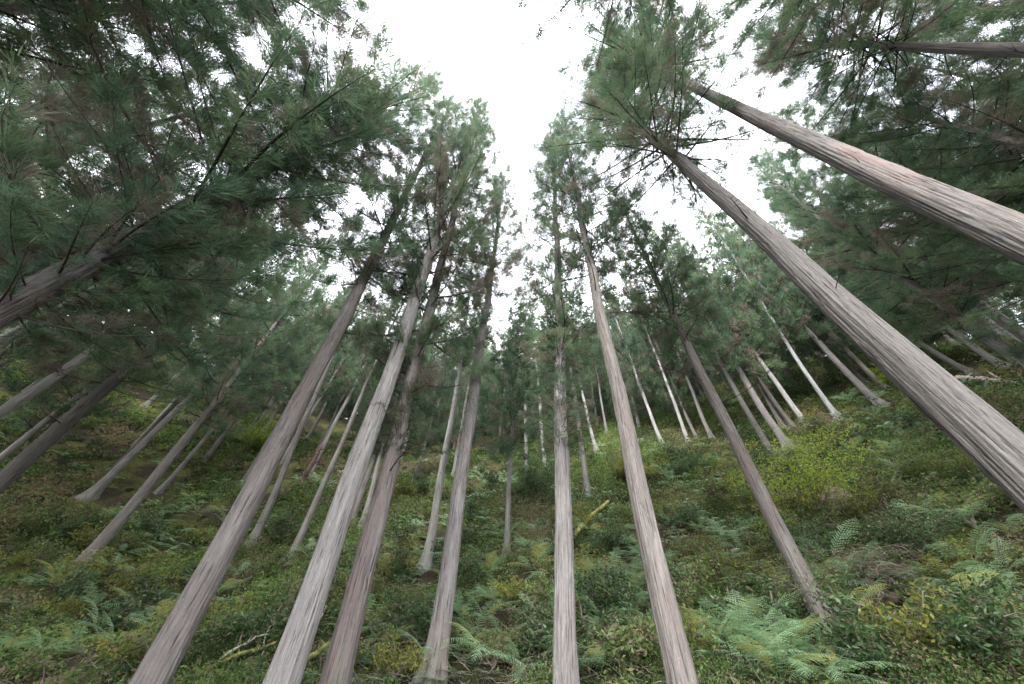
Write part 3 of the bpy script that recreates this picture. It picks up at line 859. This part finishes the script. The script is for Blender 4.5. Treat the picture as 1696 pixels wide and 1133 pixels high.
tag(place('fern_cover', mb.mesh('fern_cover', [M_FERN])), 'small scattered ferns covering the upper hillside', 'ground cover', kind='stuff')


# ---------------------------------------------------------------- undergrowth
def leaf_quads(P, size, rng, flat=.5):
    n = len(P)
    nrm = unit(rng.normal(0, 1, (n, 3)) * (1 - flat) + np.array([0, 0, 1.]) * flat)
    a = unit(np.cross(nrm, unit(rng.normal(0, 1, (n, 3)))))
    b = np.cross(nrm, a)
    s = size[:, None] * rng.uniform(.6, 1.2, (n, 1))
    return np.stack([P - a * s, P + b * s * .42, P + a * s, P - b * s * .42], 1)


rng = np.random.default_rng(5)
K = 36000
hd = 5.5 * (46 / 5.5) ** rng.uniform(0, 1, K)
az = rng.uniform(-1.32, 1.38, K)
ux, uy = hd * np.sin(az), hd * np.cos(az)
dens = vnoise(ux * .35, uy * .35, 0, 31) * .6 + vnoise(ux * 1.1, uy * 1.1, 0, 32) * .4 + .12 + .04 * np.clip(ux, -1, 8)
dens = dens + .28 * vnoise(ux * 1.7, uy * 1.7, 0, 33)
keep = dens > rng.uniform(-.5, .38, K)
ux, uy, hd, dens = ux[keep], uy[keep], hd[keep], dens[keep]
# plants stand back from the bigger ferns
fp = np.array(FPOS)
shade = np.zeros(len(ux), bool)
for x, y, s in fp:
    shade |= (ux - x) ** 2 + (uy - y) ** 2 < (.55 * s) ** 2
foot = np.zeros(len(ux), bool)
for q in TREES:
    foot |= (ux - q[0]) ** 2 + (uy - q[1] + .25) ** 2 < (.38 + q[6]) ** 2
keep = ~(shade & (rng.uniform(0, 1, len(ux)) < .85)) & ~foot
ux, uy, hd, dens = ux[keep], uy[keep], hd[keep], dens[keep]
K = len(ux)
per = 44
hgt = np.clip(.18 + .75 * (dens + .2) * rng.uniform(.2, 1.8, K), .06, 1.05)
hgt *= np.clip(hd / 14, .4, 1)
kind = vnoise(ux * .5 + 40, uy * .5, 0, 41) + rng.normal(0, .33, K)
tone = np.where(kind < -.45, rng.uniform(.74, .96, K), np.where(kind > .5, rng.uniform(.45, .70, K), np.clip(.19 + .34 * vnoise(ux * 1.1, uy * 1.1, 0, 43) + rng.normal(0, .12, K), 0, .6)))  # green clumps: patch noise paints bright and shadow-dark areas into the leaf tone
wid = hgt * rng.uniform(.6, 1.1, K) + .1
u = unit(rng.normal(0, 1, (K * per, 3))) * rng.uniform(.35, 1, (K * per, 1)) ** .5
H3 = np.repeat(hgt, per)
W3 = np.repeat(wid, per)
px = np.repeat(ux, per) + u[:, 0] * W3
py = np.repeat(uy, per) + u[:, 1] * W3
P = np.stack([px, py, height(px, py) + H3 * (.45 + u[:, 2] * .55) + .01], -1)
size = (.012 + .0023 * np.repeat(hd, per)) * rng.uniform(.6, 1.5, K * per)
mb = MB()
T_ = np.clip(np.repeat(tone, per) + rng.normal(0, .05, K * per), 0, 1)
mb.quads(leaf_quads(P, size, rng, .45), T_)
tag(place('undergrowth', mb.mesh('undergrowth', [M_UNDER])), 'tangled leafy green undergrowth covering the slope', 'undergrowth', kind='stuff')

# dead twigs and stalks
K = 26000
hd = 5.5 * (34 / 5.5) ** rng.uniform(0, 1, K)
az = rng.uniform(-1.32, 1.38, K)
x, y = hd * np.sin(az), hd * np.cos(az)
keep = vnoise(x * .45, y * .45, 0, 51) + rng.normal(0, .3, K) > -.1
x, y, hd = x[keep], y[keep], hd[keep]
K = len(x)
p0 = np.stack([x, y, height(x, y) + rng.uniform(0, .25, K)], -1)
dv = unit(rng.normal(0, 1, (K, 3)) * np.array([1, 1, .45]) + np.array([0, 0, .25])) * rng.uniform(.15, .75, (K, 1))
wv = unit(np.cross(dv, rng.normal(0, 1, (K, 3)))) * (.0022 + .0004 * hd)[:, None]
mid = p0 + dv * .5 + rng.normal(0, .03, (K, 3))
mb = MB()
mb.quads(np.stack([p0 - wv, p0 + wv, mid + wv * .8, mid - wv * .8], 1), 0.)
mb.tris(np.stack([mid - wv * .8, mid + wv * .8, p0 + dv], 1), 0.)
tag(place('dead_twigs', mb.mesh('dead_twigs', [M_DRYTWIG])), 'dry brown twigs and stalks littering the slope', 'twigs', kind='stuff')

# fallen cedar litter in the bare patches
K = 24000
hd = 6 * (30 / 6) ** rng.uniform(0, 1, K)
az = rng.uniform(-1.32, 1.3, K)
x, y = hd * np.sin(az), hd * np.cos(az)
P = np.stack([x, y, height(x, y) + rng.uniform(.01, .05, K)], -1)
mb = MB()
mb.quads(leaf_quads(P, .02 + .0016 * hd, rng, .8), rng.choice([.80, .86, .93, .98, .6, .5], K))
tag(place('leaf_litter', mb.mesh('leaf_litter', [M_UNDER])), 'fallen brown leaves and moss flecks on the bare soil', 'leaf litter', kind='stuff')


# ---------------------------------------------------------------- shrubs
def shrub_meshes(seed, w, h, nst=7, leaves=1800, size=.045, leafmat=M_UNDER, twig=M_DRYTWIG, layered=True, flat=.75, tones=(0, 1), droop=0., twigs=5, sweep=(0, 0)):
    rng = np.random.default_rng(seed)
    mb, lf = MB(), MB()
    tips = []
    for s in range(nst):
        a = rng.uniform(0, 6.28)
        rad = rng.uniform(.25, 1.) * w / 2
        top = np.array([rad * math.cos(a) + sweep[0], rad * math.sin(a) + sweep[1], h * rng.uniform(.35, 1.)])
        n = 7
        q = np.linspace(0, 1, n)[:, None]
        P = top * np.concatenate([q ** 1.2, q ** 1.2, q ** .75], 1)
        P[:, 2] -= droop * (q[:, 0] ** 3) * h
        P += rng.normal(0, .03, P.shape) * q
        mb.tube(P, np.linspace(.02, .005, n), 5)
        for _ in range(twigs):
            k = int(rng.integers(2, n))
            L = rng.uniform(.25, .6) * w * .42
            v = unit(rng.normal(0, 1, 3) * [1, 1, .35] + [math.cos(a) * .6, math.sin(a) * .6, .15 - droop]) * L
            E_ = P[k] + v
            mb.tube([P[k], P[k] + v * .5 + [0, 0, .03], E_ - [0, 0, droop * .3]], [.008, .005, .002], 3)
            for _ in range(4):
                f = rng.uniform(.35, 1)
                v2 = unit(rng.normal(0, 1, 3) * [1, 1, .3] + [0, 0, -droop]) * L * .45
                q2 = P[k] + v * f
                mb.tube([q2, q2 + v2], [.004, .0015], 3)
                tips.append(q2 + v2 * .6)
                tips.append(q2 + v2)
    if leaves:
        tips = np.array(tips)
        c = tips[rng.integers(0, len(tips), leaves)]
        Pn = c + rng.normal(0, 1, (leaves, 3)) * np.array([.13, .13, .035 if layered else .11]) * max(.5, w / 2.4)
        Pn[:, 2] = np.maximum(Pn[:, 2], .03)
        lf.quads(leaf_quads(Pn, np.full(leaves, size), rng, flat), rng.uniform(tones[0], tones[1], leaves))
    return mb.mesh('stems', [twig]), (lf.mesh('foliage', [leafmat]) if leaves else None)


SHRUBS = [
    dict(x=11.02, y=11.92, label='large yellow-green shrub with layered leaves in front of the pink rock', seed=1, w=4.4, h=3.1, nst=19, leaves=4800, size=0.055, tones=(0.25, 1), leafmat=M_YELLOW, twigs=8, flat=0.5),
    dict(x=9.34, y=12.02, label='smaller yellow-green bush with thin leaves across the brown cedar trunk', seed=2, w=2.0, h=1.1, nst=9, leaves=2600, size=0.038, leafmat=M_YELLOW, twigs=6),
    dict(x=9.67, y=10.48, label='bare twiggy shrub with grey branches drooping over the dark hollow', seed=3, w=2.6, h=1.1, nst=20, leaves=1500, size=0.022, leafmat=M_OLIVE, twigs=12, droop=0.5, sweep=(0.3, -0.5)),
    dict(x=9.03, y=11.26, label='dark green leafy bush filling the bank under the yellow-green shrub', seed=21, w=2.3, h=1.4, nst=14, leaves=6500, size=0.034, leafmat=M_DARKLEAF, twigs=9, layered=False, flat=0.4),
    dict(x=11.20, y=9.82, label='tall dark green bush above the hollow on the right bank', seed=22, w=2.4, h=1.5, nst=14, leaves=6500, size=0.036, leafmat=M_DARKLEAF, twigs=9, layered=False, flat=0.4),
    dict(x=7.60, y=9.96, label='tangled brown and green shrub around the base of the brown cedar', seed=23, w=2.2, h=1.5, nst=16, leaves=4200, size=0.03, leafmat=M_UNDER, twigs=11, layered=False, flat=0.4, tones=(0.1, 0.9)),
    dict(x=-21.42, y=28.86, label='bright yellow shrub on the left slope behind the purplish cedar', seed=4, w=4.6, h=2.6, nst=14, leaves=7000, size=0.06, leafmat=M_YELLOW, twigs=8),
    dict(x=-1.94, y=11.74, label='dark glossy leafy shrub at the foot of the slim swept cedar', seed=5, w=1.5, h=1.5, nst=14, leaves=5200, size=0.034, leafmat=M_DARKLEAF, twigs=8, layered=False, flat=0.5),
    dict(x=-3.35, y=15.59, label='brownish olive bush behind the reddish and swept cedars', seed=6, w=2.1, h=1.3, nst=12, leaves=4200, size=0.03, leafmat=M_OLIVE, twigs=9, layered=False, flat=0.5, tones=(.3, 1)),
    dict(x=18.96, y=17.64, label='small orange-leaved bush on the ridge', seed=7, w=0.9, h=0.8, nst=6, leaves=260, size=0.05, leafmat=M_ORANGE, twigs=5),
    dict(x=7.98, y=19.29, label='yellowish olive shrub leaning over the mossy log behind the scaly cedar', seed=8, w=3.0, h=2.0, nst=12, leaves=6000, size=0.04, leafmat=M_OLIVE, twigs=9, tones=(.3, 1)),
    dict(x=2.17, y=19.60, label='dense dark green bush left of the most upright cedar on the upper slope', seed=9, w=3.4, h=2.4, nst=14, leaves=8500, size=0.05, leafmat=M_DARKLEAF, twigs=9, layered=False, flat=0.4),
    dict(x=10.25, y=17.53, label='dark leafy bush on the upper slope right of the scaly brown cedar', seed=10, w=2.4, h=1.5, nst=12, leaves=5200, size=0.045, leafmat=M_DARKLEAF, twigs=8, layered=False, flat=0.4),
    dict(x=10.03, y=13.78, label='grey-green tangled bush left of the brown cedar', seed=11, w=2.3, h=1.2, nst=12, leaves=4500, size=0.03, leafmat=M_UNDER, twigs=9, layered=False, flat=0.4, tones=(.25, .8)),
    dict(x=25.30, y=16.70, label='yellow-leaved bush behind the ridge cedars near the big furrowed trunk', seed=12, w=2.2, h=2.2, nst=8, leaves=2600, size=0.055, leafmat=M_YELLOW, twigs=8),
    dict(x=-5.57, y=25.89, label='dry reddish twiggy bush behind the pinkish pale cedar', seed=13, w=3.2, h=2.0, nst=16, leaves=1500, size=0.04, leafmat=M_UNDER, twigs=12, layered=False, tones=(.75, 1)),
    dict(x=-33.13, y=24.72, label='sparse yellow-green bush on the dark left hillside', seed=14, w=4.5, h=2.4, nst=10, leaves=3800, size=0.06, leafmat=M_YELLOW, twigs=8, tones=(0, .6)),
    dict(x=15.23, y=10.56, label='low green bush with small leaves under the big furrowed trunk', seed=15, w=2.0, h=1.0, nst=12, leaves=4200, size=0.035, leafmat=M_OLIVE, twigs=8, layered=False, flat=0.5, tones=(0, .6)),
    dict(x=13.75, y=33.26, label='shadowy evergreen bush on the ridge left of the scaly brown cedar', seed=16, w=4.0, h=3.0, nst=14, leaves=8000, size=0.06, leafmat=M_DARKLEAF, twigs=8, layered=False, flat=0.4),
    dict(x=21.92, y=20.08, label='dark evergreen bush filling the ridge behind the orange one', seed=17, w=4.0, h=3.2, nst=14, leaves=8000, size=0.06, leafmat=M_DARKLEAF, twigs=8, layered=False, flat=0.4),
]
LOW = [(-1.06, 18.51), (0.73, 10.86), (-19.57, 17.59), (-0.69, 12.5), (-15.2, 17.12), (2.92, 10.96), (-2.88, 13.89), (5.16, 10.91), (9.35, 9.79), (-19.07, 16.93), (2.3, 9.85), (-16.3, 17.15), (-3.38, 20.1), (6.53, 23.3), (2.63, 8.87), (8.89, 7.58), (-11.58, 14.76), (-3.83, 14.83), (10.38, 10.28), (12.08, 8.86), (-2.5, 21.94), (0.6, 12.24), (-2.61, 12.13), (-3.32, 15.48), (13.97, 9.64), (-17.37, 17.08), (10.15, 12.71), (15.91, 12.14), (5.93, 10.48), (11.22, 10.23), (13.25, 14.53), (-0.84, 14.73), (0.24, 10.12), (1.43, 10.4), (-9.2, 10.66), (2.26, 13.86), (-13.59, 14.67), (-5.63, 14.24), (0.38, 12.94), (14.48, 11.69), (8.64, 10.21), (3.42, 10.08), (-15.56, 15.4), (7.36, 13.65), (7.8, 21.2), (16.61, 14.36), (-7.67, 10.82), (16.93, 15.88), (-5.79, 12.28), (-12.89, 22.54), (10.5, 8.61), (8.27, 8.49), (19.04, 11.38), (4.45, 13.82), (-3.39, 12.4), (-9.69, 18.74), (3.48, 15.17), (6.52, 11.27), (6.13, 9.37), (12.21, 15.99), (2.94, 18.44), (-16.69, 15.63), (12.7, 11.1), (-10.48, 13.21), (6.69, 14.58), (-10.98, 16.01), (3.97, 8.76), (11.78, 14.57), (-15.54, 18.58), (-14.2, 21.15), (-5.07, 16.18), (7.96, 10.63), (-11.22, 17.37), (7.09, 8.61), (11, 11.9), (-0.46, 13.29), (16.92, 10.62), (1.86, 12.42), (-11.15, 12.96), (6.32, 12.97), (-16.62, 19.58), (-5.9, 23.61), (-8.44, 16.03), (2.35, 19.32), (14.92, 12.85), (3.28, 13.85), (12.05, 11.4), (-5.8, 17.7), (19.38, 13.46), (-1.82, 22.42), (9.4, 11.15), (10.1, 17.16), (13.22, 9.65), (4.23, 10.58), (5.49, 15.62), (10.95, 19.83), (-13.02, 18.59), (7.74, 16.88), (5.62, 13.86), (-17.62, 17.88), (4.69, 11.47), (13.83, 15.64), (-11.7, 12.33), (-1.53, 15.69), (-7.76, 18.94), (15.21, 10.11), (-3.13, 17.49), (10.47, 11.36), (6.67, 10.04), (8.5, 12.06), (2.44, 16.72), (10.59, 15.51), (1.8, 11.05), (18.79, 12.21), (-18.91, 18.58), (-0.56, 10.89), (11.06, 9.25), (17.14, 12.13), (-4.68, 23.62), (9.99, 20.12), (-0.63, 22.28), (2.71, 12.48), (2.58, 15.71), (15.32, 11.56), (3.79, 20.76), (14.05, 16.97), (5.92, 24.64), (9.12, 14.22), (-10.59, 14.49), (0.47, 25.84), (-1.28, 25.81), (-1.47, 12.86), (17.12, 14.98), (-10.62, 19.92), (16.12, 10.3), (1.54, 19.19), (7.24, 11.57), (-4.03, 21.44), (13.14, 16.17), (-3.09, 11.55), (-6.28, 18.64), (-1.79, 10.32), (-3.85, 22.71), (-3.98, 17.01), (-6.1, 16.41), (4.42, 25.59), (-12.12, 13.56), (-12.96, 15.09), (5.33, 11.76), (20.42, 15.1), (-6.1, 15.24), (7.17, 15.14), (1.16, 13.45), (17.65, 10.69), (7.08, 19.96), (12.64, 11.9), (-7.36, 12.58), (-17.89, 16.11), (10.09, 9.32), (14.6, 9.25), (-1.79, 14.75), (9.42, 12.01), (-6.79, 10.47), (-12.71, 14), (15.33, 15.08), (4.86, 9.37), (16.31, 15.25), (-7.39, 19.61), (9.4, 8.21), (12.86, 10.34)]


def shrub(x, y, label, grp=None, name='shrub', cat='shrub', z=0., rot=0., **kw):
    t = empty(name, (x, y, float(height(x, y)) - .05 + z), label, cat, grp)
    st, lf = shrub_meshes(**kw)
    place('stem', st, t)
    if lf:
        place('foliage', lf, t)
    t.rotation_euler = (0, 0, rot)
    return t


for q in SHRUBS:
    shrub(**q)

low = [shrub_meshes(900 + s, 1.1, .75, 8, 1500, .034, mt, M_DRYTWIG, False, .4) for s, mt in enumerate((M_DARKLEAF, M_OLIVE, M_UNDER, M_DARKLEAF, M_UNDER))]
LOWN = ('low dark glossy leaved shrub among the ferns', 'low olive leaved shrub on the slope', 'low mixed green and brown shrub on the slope',
        'low dark glossy leaved shrub among the ferns', 'low mixed green and brown shrub on the slope')
for k, (x, y) in enumerate(LOW):
    i = k % 5
    t = empty('low_shrub', (x, y, float(height(x, y)) - .05), LOWN[i], 'shrub', 'low shrubs in the undergrowth, ' + ('dark', 'olive', 'mixed', 'dark', 'mixed')[i])
    place('stem', low[i][0], t)
    place('foliage', low[i][1], t)
    s = rr.uniform(.8, 1.9)
    t.scale = (s, s, s * rr.uniform(.8, 1.1))
    t.rotation_euler = (0, 0, rr.uniform(0, 6.28))


# ---------------------------------------------------------------- rocks, logs, snag, loose branches
def rock_mesh(seed, sx, sy, sz, mats, n=40):
    th = np.linspace(0, 2 * np.pi, n * 2, endpoint=False)
    ph = np.linspace(.001, np.pi - .001, n)
    P_, T_ = np.meshgrid(ph, th, indexing='ij')
    d = np.stack([np.sin(P_) * np.cos(T_), np.sin(P_) * np.sin(T_), np.cos(P_)], -1)
    r = 1 + .25 * vnoise(d[..., 0] * 1.6 + seed, d[..., 1] * 1.6, d[..., 2] * 1.6, seed) + .12 * vnoise(d[..., 0] * 4, d[..., 1] * 4 + seed, d[..., 2] * 4, seed) \
        + .05 * vnoise(d[..., 0] * 11, d[..., 1] * 11 + seed, d[..., 2] * 11, seed)
    V = d * r[..., None]
    V = np.round(V * 3.2 + .12 * V) / 3.2 * .35 + V * .65
    V = V * [sx, sy, sz]
    m2 = 2 * n
    i = np.arange(n - 1)[:, None] * m2
    j = np.arange(m2)[None]
    j2 = (j + 1) % m2
    mb = MB()
    mb.indexed(V.reshape(-1, 3), np.stack([i + j, i + m2 + j, i + m2 + j2, i + j2], -1).reshape(-1, 4))
    return mb.mesh('rock', mats, True)


M_ROCK_RED = plain_mat('reddish_rock', (.085, .055, .045), .9, (.028, .032, .016), 4, .9)
M_ROCK_PINK = plain_mat('pinkish_rock', (.36, .27, .23), .9, (.22, .17, .13), 3, .6)
M_ROCK_MOSS = plain_mat('mossy_rock', (.065, .075, .022), .95, (.05, .045, .038), 3, .9)
M_MOSSLOG = plain_mat('mossy_yellow_wood', (.27, .245, .075), .9, (.10, .115, .035), 9, .9)
M_GREYLOG = plain_mat('weathered_wood', (.40, .36, .31), .9, (.18, .13, .09), 6, .6)
ROCKS = [
    (12.01, 12.06, 0.25, (0.62, 0.5, 0.5), 'pink', 3, 'pinkish bare rock showing under the yellow-green shrub'),
    (9.48, 10.15, 0.15, (0.62, 0.5, 0.36), 'red', 5, 'reddish mossy boulder at the edge of the dark hollow'),
    (8.70, 10.26, 0.1, (0.55, 0.5, 0.3), 'moss', 6, 'flat dark stone beside the foot of the brown cedar'),
    (9.50, 9.84, 0.05, (0.6, 0.45, 0.25), 'moss', 7, 'long mossy stone below the dark hollow'),
    (-5.22, 11.14, 0.08, (0.22, 0.2, 0.18), 'moss', 8, 'round mossy stone beneath the branches at the bottom'),
    (-3.26, 13.54, 0.05, (0.25, 0.22, 0.16), 'moss', 9, 'small bright-mossed stone right of the reddish cedar'),
    (10.37, 9.61, 0.1, (0.5, 0.5, 0.35), 'moss', 10, 'mossy rock on the far side of the hollow'),
]
LOGS = [
    (2.56, 13.78, 0.45, 5.16, 16.47, 0.75, 0.1, 0.075, 'moss', 0.03, 3, 'fallen_log', 'log', 'mossy yellow log leaning on the slope right of the upright cedar', 40),
    (26.00, 14.21, 0.25, 25.16, 12.13, 0.25, 0.2, 0.13, 'grey', 0.05, 4, 'fallen_log', 'log', 'weathered fallen log on the skyline at the right edge', 41),
    (-5.81, 10.47, 0.12, -5.12, 11.94, 0.3, 0.05, 0.035, 'moss', 0.06, 5, 'fallen_branch', 'branch', 'mossy fallen branch left of the whitish cedar', 42),
    (-4.40, 11.25, 0.1, -3.81, 11.99, 0.2, 0.07, 0.05, 'moss', 0.03, 3, 'fallen_branch', 'branch', 'thick mossy branch between the whitish and reddish cedars', 43),
    (-5.70, 10.72, 0.25, -5.41, 11.85, 0.42, 0.03, 0.015, 'pale', 0.08, 4, 'fallen_branch', 'branch', 'pale bare branch lying on the mossy one', 44),
    (-5.26, 11.57, 0.1, -5.75, 12.47, 0.5, 0.022, 0.012, 'pale', 0, 3, 'fallen_branch', 'branch', 'short bleached upright stick beside the whitish cedar', 45),
    (-4.25, 11.68, 0.1, -5.15, 14.25, 0.2, 0.035, 0.02, 'pale', 0.05, 3, 'fallen_branch', 'branch', 'thin bleached branch behind the whitish cedar', 46),
    (8.38, 10.31, 0.3, 10.03, 9.96, 0.2, 0.06, 0.04, 'moss', 0.08, 3, 'fallen_branch', 'branch', 'mossy stick lying across the boulder by the hollow', 47),
    (-13.56, 24.99, -.2, -13.51, 24.99, 3.0, .19, .11, 'snag', 0, 5, 'snag', 'dead stump', 'broken reddish dead trunk standing right of the purplish cedar', 60),
]

M_SNAG = plain_mat('splintered_red_wood', (.17, .11, .095), .9, (.07, .045, .04), 8, .8)

for (x, y, dz, s, mt, seed, label) in ROCKS:
    o = place('rock', rock_mesh(seed, *s, [mt_ for mt_ in [{'red': M_ROCK_RED, 'pink': M_ROCK_PINK, 'moss': M_ROCK_MOSS}[mt]]]), None, (x, y, float(height(x, y)) + dz))
    tag(o, label, 'rock')


def log_mesh(a, b, r0, r1, mat, seed, bend=.1, knots=3):
    rng = np.random.default_rng(seed)
    n = 24
    q = np.linspace(0, 1, n)[:, None]
    P = a + (b - a) * q
    P[:, 2] += bend * np.sin(q[:, 0] * np.pi) + .03 * np.sin(q[:, 0] * 9 + seed)
    P[:, 0] += .04 * np.sin(q[:, 0] * 7 + seed)
    rad = np.linspace(r0, r1, n) * (1 + .08 * rng.normal(0, 1, n))
    rad[0] *= .3
    rad[-1] *= .3
    mb = MB()
    mb.tube(P, rad, 10)
    for _ in range(knots):
        k = int(rng.integers(3, n - 3))
        v = unit(rng.normal(0, 1, 3) + [0, 0, .7]) * (r0 * 2 + .1) * rng.uniform(.8, 2.2)
        mb.tube([P[k], P[k] + v * .5, P[k] + v + [0, 0, .02]], [r0 * .35, r0 * .25, r0 * .1], 6)
    return mb.mesh('log', [mat], True)


for (x0, y0, z0, x1, y1, z1, r0, r1, mt, bend, knots, name, cat, label, seed) in LOGS:
    A = np.array([0, 0, 0.])
    B = np.array([x1 - x0, y1 - y0, float(height(x1, y1)) + z1 - float(height(x0, y0)) - z0])
    me = log_mesh(A, B, r0, r1, {'moss': M_MOSSLOG, 'grey': M_GREYLOG, 'pale': M_PALETWIG, 'snag': M_SNAG, 'dark': M_TWIG}[mt], seed, bend, knots)
    o = place(name, me, None, (x0, y0, float(height(x0, y0)) + z0))
    tag(o, label, cat)

# broad-leaved plant
def broadleaf(x, y, label):
    rng = np.random.default_rng(3)
    t = empty('broadleaf_plant', (x, y, float(height(x, y))), label, 'plant')
    mb, st = MB(), MB()
    for k in range(26):
        a, e = k * 2.4, rng.uniform(.1, 1.1)
        L = rng.uniform(.35, .75)
        d = np.array([math.cos(a) * math.cos(e), math.sin(a) * math.cos(e), math.sin(e)])
        sd = np.array([-math.sin(a), math.cos(a), 0])
        st.tube([[0, 0, 0], d * L * .6 + [0, 0, .12], d * L + [0, 0, .1]], [.012, .008, .005], 4)
        c = d * L + np.array([0, 0, .1])
        f = np.array([math.cos(a), math.sin(a), -.5]) * .2
        q = [c, c + f * .35 + sd * .07, c + f * .75 + sd * .06, c + f * 1.3, c + f * .75 - sd * .06, c + f * .35 - sd * .07]
        rid = c + f * .6 + np.array([0, 0, -.015])
        for i in range(6):
            mb.tris(np.array([[q[i], q[(i + 1) % 6], rid]]), rng.uniform(0, 1))
    place('stem', st.mesh('stem', [M_TWIG]), t)
    place('foliage', mb.mesh('foliage', [M_BROADLEAF]), t)
    t.scale = (1.4, 1.4, 1.4)


broadleaf(4.35, 18.59, 'plant with big pale drooping leaves right of the most upright cedar')
